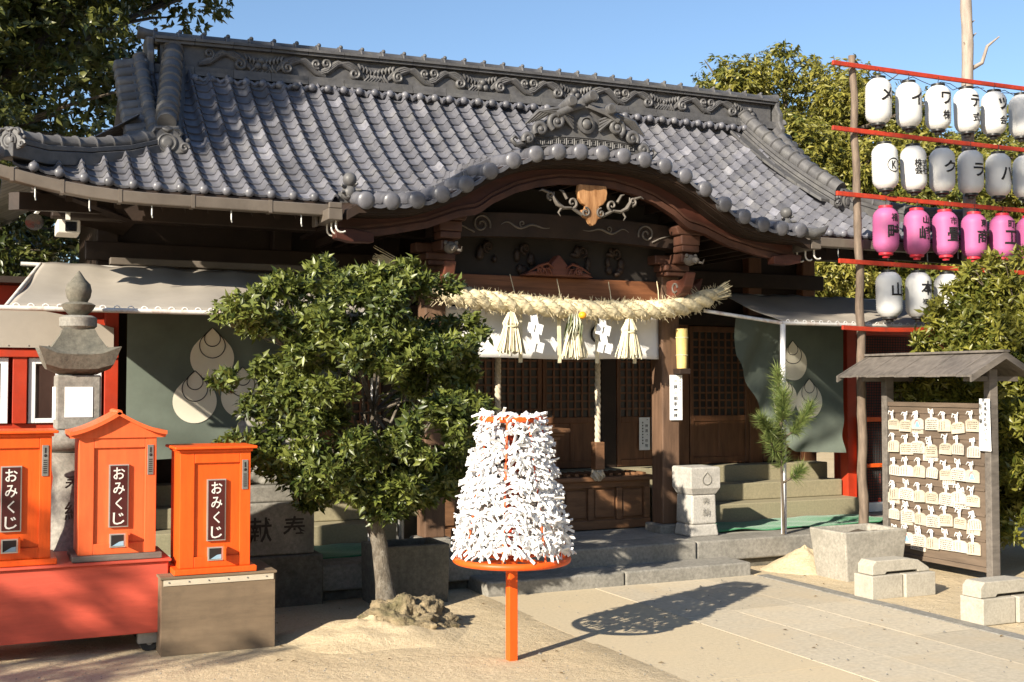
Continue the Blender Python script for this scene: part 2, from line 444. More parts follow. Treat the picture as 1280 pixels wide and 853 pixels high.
# ------------------------------------------------------------------ the setting: ground, path, platform
def axis(vals):
    return sorted(set(vals))
gx = axis([-400,-150,-60,-30,-15] + [round(-8+0.25*i,3) for i in range(85)] + [3.5,3.58,5.88,5.96,16,20,30,60,150,400])
gy = axis([-400,-150,-60,-30,-15,-8] + [round(-4+0.25*i,3) for i in range(65)] + [14,18,30,60,150,400])
def gz(x, y):
    if abs(x) > 14 or abs(y) > 14: return 0.0
    if 3.55 < x < 5.9 and -2.9 < y < 8.1: return -0.03
    return 0.006*math.sin(1.7*x+0.6*y) * math.sin(1.3*y-0.4*x+1) - 0.001 + 0.0045*math.exp(-((x-3.48)/.3)**2)
g = MB()
g.v = [(x, y, gz(x, y)) for y in gy for x in gx]
nx_ = len(gx)
g.f = [(j*nx_+i, j*nx_+i+1, (j+1)*nx_+i+1, (j+1)*nx_+i) for j in range(len(gy)-1) for i in range(nx_-1)]
g.r = [0.5]*len(g.f)
tag(g.build('ground', M['sand'], smooth=60), kind='structure')

path = MB().box(3.56, 5.93, -3.0, 8.1, -0.09, -0.0005).build('stone_path', M['stone_dark'])
tag(path, kind='structure')
def slab(x0, x1, y0, y1, r):
    mb = MB(); j = 0.0022
    z = (0.0035 if x0 > 4 else 0.0015) + random.uniform(-0.0008, 0.0008)
    mb.box(x0+j, x1-j, y0+j, y1-j, -0.06, z, r=r)
    return mb.build('paving_slab', M['slab'] if x0 > 4 else M['slab_sand'], path)
random.seed(3)
for (xa, xb, off, ln) in ((3.47,4.42,0.30,1.25),(4.42,4.88,0.09,1.22),(4.88,5.44,-0.33,0.79),(5.44,5.93,0.21,1.1)):
    y = 8.08
    first = True
    while y > -2.5:
        d = (ln + off) if first else ln
        slab(xa, xb, max(y-d, -3), y, random.random()); y -= d; first = False
y = 8.0
while y > -2.5:
    k = MB().box(5.94, 6.06, y-1.45, y-0.008, -0.08, 0.008 + random.uniform(-.004,.004), r=random.random()).build('edging_stone', M['stone'], path, bevel=0.004)
    y -= 1.46

plat = MB().box(0.6, 7.95, 8.62, 9.6, -0.05, 0.252).box(7.95, 9.7, 8.75, 10.0, -0.05, 0.246).build('stone_platform', M['concrete'], bevel=0.01)
tag(plat, kind='structure')
x = 0.6
for i, w in enumerate((1.15, 1.05, 1.2, 1.6, 1.75, 0.72)):
    dz = random.uniform(-.006, .004)
    MB().box(x, x+w-0.012, 8.36+random.uniform(-.012,.012)+(0.10 if i == 5 else 0), 8.70, 0.075, 0.262+dz, r=random.random()).build('edge_stone', M['stone'], plat, bevel=0.018, seg=3)
    MB().box(x+0.02, x+w-0.03, 8.42+(0.10 if i == 5 else 0), 8.66, -0.05, 0.072, r=random.random()).build('footing_stone', M['stone_dark'], plat, bevel=0.02, seg=2)
    x += w
x = 3.50
for w in (1.2, 1.22):
    MB().box(x, x+w-0.01, 8.02, 8.415, -0.05, 0.112, r=random.random()).build('step_stone', M['stone'], plat, bevel=0.016, seg=3)
    x += w

# ------------------------------------------------------------------ the shrine building
S = thing('shrine_building', 'old timber shrine hall with curved grey tiled roof and arched porch gable', 'shrine', (4.6, 9.8, 0.25))
KX, KY, GY = 4.65, 8.30, 8.60
KQ = 1.0247
KT = [(0,3.45),(0.2,3.447),(0.42,3.43),(0.63,3.39),(0.84,3.31),(1.03,3.21),(1.2,3.105),(1.4,3.015),(1.58,2.965),(1.78,2.945),(1.97,2.94),(2.3,2.935)]
KT = [(a*KQ, 1.6+(b-1.6)*KQ) for a, b in KT]
def kz(d): return (lerp_table(KT, d-0.06) + lerp_table(KT, d) + lerp_table(KT, d+0.06)) / 3
def sori(x, y):
    e = 0.0
    if x < 1.1: e = 0.12*((1.1-x)/0.95)**2
    if x > 8.1: e = 0.12*((x-8.1)/1.05)**2
    return e * max(0.0, 1-(y-GY)/1.4)
def main_z(x, y):
    s = y - GY
    return 3.0 + 0.52*s + 0.125*s*abs(s) + sori(x, y)
def roof_z(x, y):
    a = main_z(x, y); d = abs(x-KX)
    if d > 2.30: return a
    b = kz(d) + 0.10*(y-KY) - 0.6*max(0, d-2.05)
    k = 0.05; h = max(0.0, min(1.0, 0.5+0.5*(b-a)/k))
    return a + (b-a)*h + k*h*(1-h)
def rn(x, y):
    e = 0.02
    dx = (roof_z(x+e,y)-roof_z(x-e,y))/(2*e); dy = (roof_z(x,y+e)-roof_z(x,y-e))/(2*e)
    return Vector((-dx, -dy, 1)).normalized()
def left_b(y):    # boundary of the front slope on the left (corner hip, then gable verge)
    return 0.15 + (1.32-0.15)*(y-8.6)/0.78 if y < 9.38 else 1.12
def right_b(y):
    return 9.15 - (9.15-7.95)*(y-8.6)/0.72 if y < 9.32 else 8.12

# roof sheathing (closed slab under the tiles)
ys = [8.34,8.45,8.55,8.62,8.8,9.0,9.2,9.4,9.6,9.8,10.0,10.2,10.4,10.5]
sh = MB()
def shp(x, y, dz): return (x, y, roof_z(x, y)+dz)
xs = [0.16+0.09*i for i in range(101)]
for y0, y1 in zip(ys, ys[1:]):
    for x0, x1 in zip(xs, xs[1:]):
        xm, ym = (x0+x1)/2, (y0+y1)/2
        if y1 <= 8.62 and abs(xm-KX) > 2.18: continue
        if y0 < 8.6 and abs(xm-KX) > 2.18: continue
        if not (left_b(ym)-0.05 < xm < right_b(ym)+0.05): continue
        top = [shp(x0,y0,-.02), shp(x1,y0,-.02), shp(x1,y1,-.02), shp(x0,y1,-.02)]
        bot = [(a,b,c-0.07) for a,b,c in top]
        sh.add(top+bot, [(0,1,2,3),(7,6,5,4),(0,4,5,1),(1,5,6,2),(2,6,7,3),(3,7,4,0)])
roof = sh.build('roof', M['wood_dark'], S)

def tile_mesh(mb, x, y0, y1, w, r, jit=0.0):
    # one wave-profile tile on the roof surface: pan on the left, roll on the right
    prof = [(0,.018),(.045,.004),(.14,-.005),(.32,-.009),(.52,-.009),(.66,-.004),(.72,.012),(.765,.034),(.83,.044),(.90,.040),(.97,.022)]
    n = len(prof); vs = []
    for (y, lift, thick) in ((y0-0.012, 0.013+jit, 0), (y1+0.02, -0.003, 0), (y0-0.012, 0.013+jit, 0.018)):
        for (u, h) in prof:
            px = x + u*w
            nn = rn(px, y)
            p = Vector((px, y, roof_z(px, y))) + nn*(h+lift-thick)
            vs.append(p)
    fs = [(i, i+1, n+i+1, n+i) for i in range(n-1)] + [(2*n+i, 2*n+i+1, i+1, i) for i in range(n-1)]
    mb.add(vs, fs, r)
PITCH = 0.165
tiles = []
random.seed(11)
ncol = int((9.15-0.2)/PITCH)
for c in range(ncol):
    x = 0.2 + PITCH*c; xm = x+PITCH*0.5
    inside = abs(xm-KX) < 2.07
    y = KY+0.40 if inside else GY+0.02
    cr = random.uniform(-.08, .08)
    while y < 10.36:
        sl = math.hypot(1, (roof_z(xm,y+.03)-roof_z(xm,y-.03))/.06)
        dy = 0.128/sl
        if left_b(y)-0.02 < x+0.02 and x+PITCH-0.02 < right_b(y)+0.02:
            rr = min(1, max(0, random.gauss(0.45, 0.16)+cr))
            if random.random() < 0.06: rr = random.uniform(1.0, 1.5)  # a few tiles coloured brighter to stand for sun glints
            d = 0.419*x + 0.908*y
            tiles.append((d, x, y, y+dy, rr))
        y += dy
tiles.sort()
rest = MB()
for i, (d, x, y0, y1, rr) in enumerate(tiles):
    if i < 300:
        mb = MB(); tile_mesh(mb, x, y0, y1, PITCH, rr, random.uniform(-.003,.004))
        mb.build('roof_tile', M['tile'], roof, smooth=50)
    else:
        tile_mesh(rest, x, y0, y1, PITCH, rr, random.uniform(-.003,.004))
tag(rest.build('roof_tile_field', M['tile'], roof, smooth=50), kind='stuff')

# side and rear slopes of the hip roof
sd = MB()
def corr(x0, x1, fn, n, steps, axis_y):
    pass
def side_slope(sgn):
    xe = 0.15 if sgn < 0 else 9.15; xi = 1.15 if sgn < 0 else 8.1
    for k in range(22):
        ya = 8.7 + k*0.165; yb = ya + 0.165
        n = 5
        for i in range(n):
            t0, t1 = i/n, (i+1)/n
            P = []
            for (t, lift) in ((t0, .02), (t1, 0)):
                xx = xe + (xi-xe)*t
                if 8.6 + 0.78*t > ya and ya < 9.4 or (12.4-0.78*t < yb): 
                    P = None; break
                zz = 3.02 + 0.55*t + 0.12*t*t + 0.05
                for (yy, h) in ((ya,0),(ya+.07,-.012),(ya+.12,.02),(ya+.15,.03),(yb,0)):
                    P.append((xx, yy, zz+h+lift))
            if P: sd.add(P, [(j, j+1, j+6, j+5) for j in range(4)], random.random())
    # gable wall and rear sheet
side_slope(-1); side_slope(1)
sd.grid(lambda u, v: (1.12+7.0*u, 10.5+2.0*v, main_z(4.5,10.5)-1.35*v-0.15*v*(1-v)), 40, 8)
tag(sd.build('roof_side_slope', M['tile'], roof, smooth=50), kind='stuff')
gb = MB()
for xg in (1.25, 7.98):
    gb.prism([(xg,9.42,3.42),(xg,11.55,3.42),(xg,10.5,4.28)], (0.05,0,0))
gb.build('gable_wall', M['wood_dark'], S)

# eave end roundels of the main slope, each a small knob tile
def knob(mb, c, r_, ln, r=0.5):
    # drum with a domed face looking towards -Y
    prof = [(r_*0.25,-0.022),(r_*0.7,-0.016),(r_*0.95,-0.006),(r_,0.004),(r_*0.97,ln)]
    mb.lathe(prof, c, 12, M=Matrix.Rotation(R(-90),4,'X') , r=r)
for c in range(ncol):
    x = 0.2 + PITCH*c + 0.86*PITCH
    if abs(x-KX) < 2.17 or not (0.2 < x < 9.1): continue
    mb = MB(); y = GY+0.0
    knob(mb, (x, y, roof_z(x,y)+0.022), 0.036, 0.06, random.random())
    mb.build('eave_roundel', M['tile'], roof, smooth=45)

# karahafu porch edge: big barrel tiles with domed ends, pan tiles between, flat band behind
sp = 0.205
for i in range(-10, 11):
    x = KX + 0.0 + i*sp*0.985
    mb = MB(); z0 = kz(abs(x-KX)) - 0.005
    a, b = Vector((x, KY-.02, z0)), Vector((x, KY+0.36, roof_z(x, KY+0.36)+0.012))
    rr = random.uniform(0.3, 0.6)
    prof_pts = [a + (b-a)*t for t in (-.055,-.045,-.02,0.0,.14,.15,.17,.18,0.55,1)]
    mb.tube(prof_pts, [.024,.045,.060,.067,.068,.065,.065,.056,.055,.054], 14, r=rr)
    mb.build('porch_barrel_tile', M['tile'], roof, smooth=40)
for i in range(-10, 10):
    x0 = KX + i*sp*0.985 + 0.03; x1 = x0 + sp*0.985 - 0.06
    mb = MB()
    for (ya, yb, dz) in ((KY-.02, KY+.17, 0.0), (KY+.15, KY+.33, .014)):
        def f(u, v, ya=ya, yb=yb, dz=dz):
            xx = x0+(x1-x0)*u; yy = ya+(yb-ya)*v
            return (xx, yy, roof_z(xx, max(yy, KY)) - .03 + dz*(1-v) + .02*(2*u-1)**2)
        mb.grid(f, 5, 2, random.uniform(.3,.7))
        mb.grid(lambda u, v: (lambda p: (p[0], p[1]+.001, p[2]-.03*v))(f(u, 0)), 5, 1, .4)
    mb.build('porch_pan_tile', M['tile'], roof, smooth=50)
xb = -2.08
while xb < 2.05:
    w = 0.245; mb = MB(); n = 4; pts = [(KX+xb+w*0.985*k/n, KY+0.39, roof_z(KX+xb+w*k/n, KY+0.39)) for k in range(n+1)]
    mb.sweep(pts, 0.13, 0.0, 0.058, side=(0,1,0), r=random.uniform(.2,.55))
    mb.build('porch_band_tile', M['tile'], roof, bevel=.004, seg=1); xb += w

# timber gable structure of the porch ------------------------------------
def kcurve(d0, d1, off, n=20, sgn=1): return [(KX+sgn*(d0+(d1-d0)*i/n), kz(d0+(d1-d0)*i/n)+off) for i in range(n+1)]
full = [(KX-2.11+4.22*i/60) for i in range(61)]
def band(mb, y0, y1, topf, botf, xs_=full):
    for xa, xb_ in zip(xs_, xs_[1:]):
        P = [(xa,y0,botf(xa)),(xb_,y0,botf(xb_)),(xb_,y0,topf(xb_)),(xa,y0,topf(xa))]
        Q = [(a,y1,c) for a,b,c in P]
        mb.add(P+Q, [(0,1,2,3),(7,6,5,4),(0,4,5,1),(2,6,7,3),(0,3,7,4),(1,2,6,5)])
    return mb
kk = lambda x: kz(abs(x-KX))
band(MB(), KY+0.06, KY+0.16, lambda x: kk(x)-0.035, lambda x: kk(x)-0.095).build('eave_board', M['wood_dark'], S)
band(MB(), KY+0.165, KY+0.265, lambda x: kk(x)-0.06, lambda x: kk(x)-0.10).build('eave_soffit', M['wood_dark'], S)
# bargeboard: deep curved board with a swelling lower lip and a cusp two thirds out
LT = [(0,3.235),(0.25,3.228),(0.45,3.19),(0.65,3.13),(0.85,3.03),(0.98,2.935),(1.04,2.925),(1.15,2.90),(1.4,2.805),(1.7,2.74),(2.0,2.695),(2.12,2.70)]
LT = [(a*KQ, 1.6+(b-1.6)*KQ) for a, b in LT]
low = lambda x: lerp_table(LT, abs(x-KX))
bx_ = [(KX-2.15+4.3*i/84) for i in range(85)]
band(MB(), KY+0.27, KY+0.33, lambda x: kk(x)-0.06, lambda x: low(x)+0.0, bx_).build('bargeboard', M['wood_barge'], S, smooth=40)
lip = MB()
band(lip, KY+0.245, KY+0.269, lambda x: low(x)+0.045, lambda x: low(x)-0.008, bx_)
band(lip, KY+0.255, KY+0.268, lambda x: low(x)+0.085, lambda x: low(x)+0.062, bx_)
lip.build('bargeboard_moulding', M['wood_mid'], S)
# soffit of the porch: curved ceiling and rafters behind the bargeboard
sf = MB()
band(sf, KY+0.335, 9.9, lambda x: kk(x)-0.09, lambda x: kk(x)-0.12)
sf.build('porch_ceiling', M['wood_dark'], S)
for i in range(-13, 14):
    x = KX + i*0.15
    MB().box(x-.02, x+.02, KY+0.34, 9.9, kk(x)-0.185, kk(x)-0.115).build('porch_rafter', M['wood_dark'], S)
# carved rafter-end nosings under the bargeboard tips
for sgn in (-1, 1):
    nb = MB(); x0 = KX + sgn*2.17
    pts = [(x0-sgn*.28, KY+.20, 2.685),(x0-sgn*.1, KY+.20, 2.68),(x0+sgn*.02, KY+.20, 2.705),(x0+sgn*.03, KY+.20, 2.775),(x0-sgn*.1, KY+.20, 2.785),(x0-sgn*.28, KY+.20, 2.755)]
    nb.prism(pts, (0,.1,0)); nb.build('bargeboard_tip', M['wood_barge'], S, bevel=.006)

# hanging pendant (carved heart board with scrolls)
PZ, PX = 3.255, 4.67
pend = []
for a in range(0, 26):
    t = a/25
    pend.append((PX-0.135+0.27*t, PZ+0.02))
pend = [(PX-.13,PZ+.01),(PX-.142,PZ-.05),(PX-.13,PZ-.11),(PX-.10,PZ-.15),(PX-.06,PZ-.17),(PX-.075,PZ-.20),(PX-.11,PZ-.205),(PX-.115,PZ-.235),
        (PX-.08,PZ-.265),(PX-.05,PZ-.275),(PX-.03,PZ-.315),(PX,PZ-.335),(PX+.03,PZ-.315),(PX+.05,PZ-.275),(PX+.08,PZ-.265),(PX+.115,PZ-.235),(PX+.11,PZ-.205),
        (PX+.075,PZ-.20),(PX+.06,PZ-.17),(PX+.10,PZ-.15),(PX+.13,PZ-.11),(PX+.142,PZ-.05),(PX+.13,PZ+.01)]
pd = MB(); pd.prism([(a, KY+.19, b) for a, b in pend], (0,.05,0)); pd = pd.build('gable_pendant', M['wood_new'], S, bevel=.008)
for sgn in (-1,1):
    sc = MB()
    sc.tube(spiral(PX+sgn*.075, PZ-.225, .042, 1.3, R(90), sgn, y=KY+.185), .010, 6)
    sc.tube(spiral(PX+sgn*.19, PZ-.15, .048, 1.2, R(-90), -sgn, y=KY+.20, tail=(PX+sgn*.10,KY+.20,PZ-.245)), [.016]+[.014-.0003*i for i in range(23)], 6)
    sc.tube([(PX+sgn*.20,KY+.20,PZ-.195),(PX+sgn*.27,KY+.20,PZ-.20),(PX+sgn*.33,KY+.20,PZ-.17),(PX+sgn*.37,KY+.20,PZ-.11),(PX+sgn*.36,KY+.20,PZ-.07)], [.012,.016,.02,.016,.004], 6)
    sc.tube(spiral(PX+sgn*.39, PZ-.105, .036, 1.2, R(-90), sgn, y=KY+.20), .012, 6)
    sc.tube([(PX+sgn*.24,KY+.20,PZ-.12),(PX+sgn*.28,KY+.20,PZ-.06),(PX+sgn*.31,KY+.20,PZ-.05)], [.014,.012,.003], 6)
    sc.tube([(PX+sgn*.29,KY+.20,PZ-.20),(PX+sgn*.32,KY+.20,PZ-.24),(PX+sgn*.30,KY+.20,PZ-.27)], [.012,.009,.003], 6)
    sc.tube([(PX+sgn*.41,KY+.20,PZ-.08),(PX+sgn*.47,KY+.20,PZ-.06),(PX+sgn*.50,KY+.20,PZ-.075)], [.014,.010,.003], 6)
    sc.build('scroll_carving', M['wood_grey'], pd, smooth=60)

# porch posts, beams and brackets
PXL, PXR, PY = 3.46, 5.755, 9.0
def post(x):
    mb = MB(); mb.box(x-.092, x+.092, PY, PY+.19, 0.33, 2.62)
    o = mb.build('porch_post', M['wood_porch'], S, bevel=.012)
    MB().box(x-.14, x+.14, PY-.05, PY+.24, 0.24, 0.33).build('post_footing', M['stone'], S, bevel=.015)
    return o
post(PXL); post(PXR)
MB().box(PXL+.093, PXR-.093, PY+.03, PY+.15, 2.335, 2.53).build('lower_beam', M['wood_beam'], S, bevel=.012)
ub = MB()
n = 24
for i in range(n):
    xa = PXL-.1+(PXR-PXL+.2)*i/n; xb_ = PXL-.1+(PXR-PXL+.2)*(i+1)/n
    f = lambda x: 2.80+0.05*(1-((x-4.6)/1.25)**2)
    P = [(xa,8.84,f(xa)),(xb_,8.84,f(xb_)),(xb_,8.84,f(xb_)+.2),(xa,8.84,f(xa)+.2)]
    ub.add(P+[(a,8.98,c) for a,b,c in P], [(0,1,2,3),(7,6,5,4),(0,4,5,1),(2,6,7,3),(0,3,7,4),(1,2,6,5)])
ub = ub.build('rainbow_beam', M['wood_dark'], S)
for sgn in (-1,1):
    sc = MB()
    sc.tube(spiral(4.6+sgn*.80, 2.93, .085, 1.6, R(200 if sgn > 0 else -20), -sgn, y=8.835, n=30), .009, 6)
    sc.tube([(4.6+sgn*(.62-.46*i/24),8.835,2.935+.030*math.sin(i*.5)*(1-i/30)) for i in range(25)], [.002+.009*math.sin(math.pi*i/24) for i in range(25)], 6)
    sc.tube(spiral(4.6+sgn*.42, 2.955, .03, 1.1, R(-90), sgn, y=8.835), .006, 6)
    sc.tube([(4.6+sgn*.86,8.835,2.86),(4.6+sgn*.95,8.835,2.90),(4.6+sgn*1.05,8.835,2.93)], [.008,.008,.003], 6)
    sc.build('swirl_carving', M['wood_grey'], ub, smooth=60)
# panel and frog-leg strut between the beams
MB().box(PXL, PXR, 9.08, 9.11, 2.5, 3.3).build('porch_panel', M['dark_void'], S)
ks = MB()
ks.prism([(4.24,8.93,2.532),(4.30,8.93,2.565),(4.40,8.93,2.575),(4.48,8.93,2.61),(4.54,8.93,2.68),(4.58,8.93,2.72),(4.62,8.93,2.68),(4.68,8.93,2.61),(4.76,8.93,2.575),(4.86,8.93,2.565),(4.92,8.93,2.532)], (0,.12,0))
ks = ks.build('frog_leg_strut', M['wood_red'], S, bevel=.01)
sc = MB()
for sgn in (-1,1):
    sc.tube(spiral(4.58+sgn*.19, 2.575, .038, 1.4, R(90), sgn, y=8.92), .010, 6)
    sc.tube([(4.58+sgn*.06,8.92,2.60),(4.58+sgn*.12,8.92,2.64),(4.58+sgn*.20,8.92,2.615),(4.58+sgn*.3,8.92,2.56)], [.006,.014,.012,.005], 6)
    for k in range(3): sc.tube([(4.58+sgn*(.08+.05*k),8.915,2.545),(4.58+sgn*(.10+.05*k),8.915,2.59),(4.58+sgn*(.14+.05*k),8.915,2.60)], [.009,.010,.003], 6)
sc.build('strut_carving', M['wood_red'], ks, smooth=60)
# dim carved bird/flower reliefs in the shade
for cx_ in (3.95, 4.3, 4.86, 5.2):
    rc = MB()
    for k in range(9):
        a = random.uniform(0, 6.28)
        rc.sphere((cx_+.07*math.cos(a), 9.06, 2.68+.10*math.sin(a)), (random.uniform(.02,.05), .03, random.uniform(.02,.06)), 8, 6)
    rc.tube(spiral(cx_, 2.77, .05, 1.2, R(-90), 1 if cx_ > 4.6 else -1, y=9.03), .012, 6)
    rc.build('panel_relief', M['wood_dark'], S, smooth=60)
for x, sg in ((PXL,-1),(PXR,1)):
    br = MB()
    br.box(x-.13, x+.13, 8.88, 9.18, 2.62, 2.68)
    br.box(x-.10, x+.10, 8.9, 9.16, 2.575, 2.622)
    br.box(x-.06, x+.06, 8.72, 9.25, 2.682, 2.77)
    br.box(x-.09, x+.09, 8.66, 8.82, 2.772, 2.83)
    br.box(x-.20, x+.20, 8.94, 9.08, 2.682, 2.765)
    br.box(x-.10, x+.10, 8.66, 8.80, 2.832, 2.92)
    br.prism([(x-.13,8.66,2.922),(x+.13,8.66,2.922),(x+.16,8.66,2.99),(x,8.66,3.06),(x-.16,8.66,2.99)], (0,.14,0))
    br.build('bracket_set', M['wood_mid'], S, bevel=.012)
    # elephant nose carvings: one to the front, one outwards
    for (ax, L_) in (('y',0.34),('x',0.30)):
        nz = MB(); pts = []
        prof = [(0,.09),(.1,.10),(.18,.085),(.26,.10),(.32,.155),(.345,.15),(.30,.03),(.24,-.03),(.14,-.07),(0,-.09)]
        for (a, b) in prof:
            a *= L_/0.34
            pts.append((x-.05, PY-a, 2.44+b) if ax == 'y' else (x+sg*(.09+a), PY+.05, 2.43+b))
        nz.prism(pts, (.1,0,0) if ax == 'y' else (0,.09,0))
        e = nz.build('beam_nose', M['wood_red'], S, bevel=.012)
        cv = MB()
        if ax == 'y':
            for q in (-.056,.056): cv.tube([(x+q,PY-.16-.04*math.cos(t*.5),2.46+.04*math.sin(t*.5)) for t in range(12)], .009, 5)
            cv.build('nose_scroll', M['wood_grey'], e, smooth=60)
    hs = MB()   # carved head on the bracket front
    hs.sphere((x, 8.68, 2.70), (.05,.07,.05), 10, 8); hs.sphere((x, 8.60, 2.69), (.035,.05,.03), 10, 8)
    for q in (-1,1): hs.sphere((x+q*.045, 8.66, 2.735), (.018,.02,.02), 8, 6); hs.tube([(x+q*.02,8.58,2.675),(x+q*.035,8.53,2.66),(x+q*.03,8.50,2.69)], [.012,.010,.003], 6)
    hs.build('carved_head', M['wood_grey'], S, smooth=60)

# main hall: posts, walls, eave beams, rafters
WY = 10.2
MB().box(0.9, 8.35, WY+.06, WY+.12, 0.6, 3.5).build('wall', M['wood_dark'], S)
MB().box(0.9, 0.96, WY+.13, 12.0, 0.6, 3.5).box(8.29, 8.35, WY+.13, 12.0, 0.6, 3.5).box(0.9,8.35,12.0,12.06,.3,3.5).build('side_wall', M['wood_dark'], S)
for x in (0.98, 2.45, 3.46, 5.755, 6.62, 7.55, 8.27):
    MB().box(x-.085, x+.085, WY-.06, WY+.055, 0.60, 3.2).build('wall_post', M['wood_dark'] if x < 6 else M['wood_warm'], S, bevel=.01)
MB().box(0.8, 8.45, WY-.09, WY-.064, 2.62, 2.78).build('head_beam', M['wood_dark'], S, bevel=.01)
MB().box(0.5, 8.75, 9.35, 9.50, 2.86, 2.99).build('eave_purlin', M['wood_dark'], S, bevel=.01)
MB().box(0.95, 2.9, 9.62, 9.72, 2.545, 2.60).build('service_tray', M['gutter'], S, bevel=.006)
raf = None
for i in range(54):
    x = 0.25 + 0.165*i
    ye = 10.2
    if x < 1.25: ye = 8.62 + 0.78*(x-.15)/1.17
    if x > 8.0: ye = 8.62 + 0.72*(9.15-x)/1.2
    if ye < 8.85: continue
    y0_ = 8.72 if abs(x-KX) > 2.1 else 9.75
    pts = [(x, y0_+(ye-y0_)*q/4, main_z(x, y0_+(ye-y0_)*q/4)-.16) for q in range(5)]
    MB().sweep(pts, .045, -.05, 0.0, side=(1,0,0)).build('rafter', M['wood_dark'], S)
# fan of hip boards at the left corner seen from below
for k in range(9):
    t = k/8
    MB().tube([(0.35+.0*t, 8.75+.9*t, 3.0-.05*t),(1.1, 9.4+.75*t, 2.86)], .022, 4).build('corner_board', M['wood_dark'], S)
MB().sweep([(0.22,8.66,2.90),(0.75,9.2,2.98),(1.1,9.55,3.02)], .09, -.10, .02).build('hip_rafter', M['wood_dark'], S)
MB().sweep([(9.08,8.66,2.90),(8.55,9.2,2.98),(8.2,9.55,3.02)], .09, -.10, .02).build('hip_rafter', M['wood_dark'], S)

# concrete steps up to the hall floor
st = MB().box(1.1, 8.3, 9.90, 10.14, 0.0, 0.765).build('hall_base', M['step_conc'], S, bevel=.01)
for (xa, xb_) in ((1.1, 3.3), (5.95, 8.3)):
    MB().box(xa, xb_, 9.40, 9.897, 0.2, 0.43).build('step', M['step_conc'], st, bevel=.01)
    MB().box(xa, xb_-.02, 9.65, 9.895, 0.432, 0.60).build('step', M['step_conc'], st, bevel=.01)

# lattice doors
def door(x0, w, z0=0.77, z1=2.2):
    fr = MB(); y = WY-.055; t = .045
    fr.box(x0, x0+t, y, y+.04, z0, z1); fr.box(x0+w-t, x0+w, y, y+.04, z0, z1)
    for (a, b) in ((z0,z0+.07),(z0+.44,z0+.50),(z1-.06,z1)): fr.box(x0+t, x0+w-t, y+.002, y+.038, a, b)
    fr.box(x0+w/2-.02, x0+w/2+.02, y+.004, y+.036, z0+.07, z0+.44)
    d = fr.build('lattice_door', M['wood_warm'], S, bevel=.004, seg=1)
    for (a, b) in ((x0+t, x0+w/2-.02), (x0+w/2+.02, x0+w-t)):
        MB().box(a, b, y+.015, y+.028, z0+.07, z0+.44).build('door_panel', M['wood_warm'], d)
    la = MB()
    nx = max(4, int(round((w-2*t)/.078))); nz = 11
    for i in range(1, nx):
        xx = x0+t+(w-2*t)*i/nx; la.box(xx-.009, xx+.009, y+.006, y+.022, z0+.50, z1-.06)
    for i in range(1, nz):
        zz = z0+.50+(z1-z0-.56)*i/nz; la.box(x0+t, x0+w-t, y+.010, y+.026, zz-.009, zz+.009)
    la.build('lattice', M['wood_warm'], d)
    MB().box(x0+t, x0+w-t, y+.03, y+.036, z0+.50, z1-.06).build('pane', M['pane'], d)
for x0, w in ((2.55,.42),(2.98,.39),(3.56,.72),(4.29,.72),(5.02,.64),(5.85,.68),(6.72,.74),(7.65,.53)):
    door(x0, w)
MB().box(3.2, 8.2, WY-.07, WY-.03, 2.21, 2.33).build('door_lintel', M['wood_dark'], S, bevel=.008)

# ------------------------------------------------------------------ ridges and roof ornaments
RY = 10.5
def rz(x): return 4.235 + 0.018*(x-1.2) + 0.028*math.sin(math.pi*(x-1.2)/6.9)
RX0, RX1 = 1.42, 7.98
rg = MB()
N_ = 30
def rpts(y=RY, a=RX0, b=RX1): return [(a+(b-a)*i/N_, y, rz(a+(b-a)*i/N_)) for i in range(N_+1)]
rg.sweep(rpts(), 0.22, -0.25, 0.06, side=(0,1,0))
rg.sweep(rpts(), 0.17, 0.145, 0.335, side=(0,1,0))
ridge = rg.build('main_ridge', M['tile_dark'], S)
# flat ridge courses as separate flat tiles
random.seed(5)
for (z0, z1, w) in ((0.062,0.098,0.30),(0.100,0.143,0.27),(0.337,0.362,0.27),(0.364,0.388,0.31)):
    x = RX0-.05
    while x < RX1+.05:
        ln = 0.34; a, b = x, min(x+ln, RX1+.05)
        mb = MB(); mb.sweep([(a,RY,rz(a)),(b-.004,RY,rz(b))], w, z0, z1, side=(0,1,0), r=random.uniform(.2,.8))
        mb.build('ridge_course_tile', M['tile_dark'], ridge); x += ln
x = RX0 - .06
while x < RX1:
    b = x + .21; mb = MB()
    p = [(x,RY,rz(x)+.395),(x+.012,RY,rz(x)+.395),(x+.035,RY,rz(x)+.395),(b-.003,RY,rz(b)+.395)]
    mb.tube(p, [.078,.083,.07,.068], 12, r=random.uniform(.3,.7))
    mb.sphere((x+.03, RY-.02, rz(x)+.472), (.020,.020,.020), 8, 6)
    mb.build('ridge_cap_tile', M['tile_dark'], ridge, smooth=45); x = b
x = RX0 + .28
while x < RX1-.3:
    mb = MB(); knob(mb, (x, RY-.20, rz(x)+.025), .036, .12, random.random())
    mb.build('ridge_roundel', M['tile'], ridge, smooth=45)
    mb = MB(); mb.tube([(x+.035,RY-.17,rz(x)+.03),(x+.075,RY-.185,rz(x)+.0),(x+.115,RY-.17,rz(x)+.03)], [.026,.028,.026], 8)
    mb.build('ridge_trough', M['tile'], ridge, smooth=45)
    x += .15
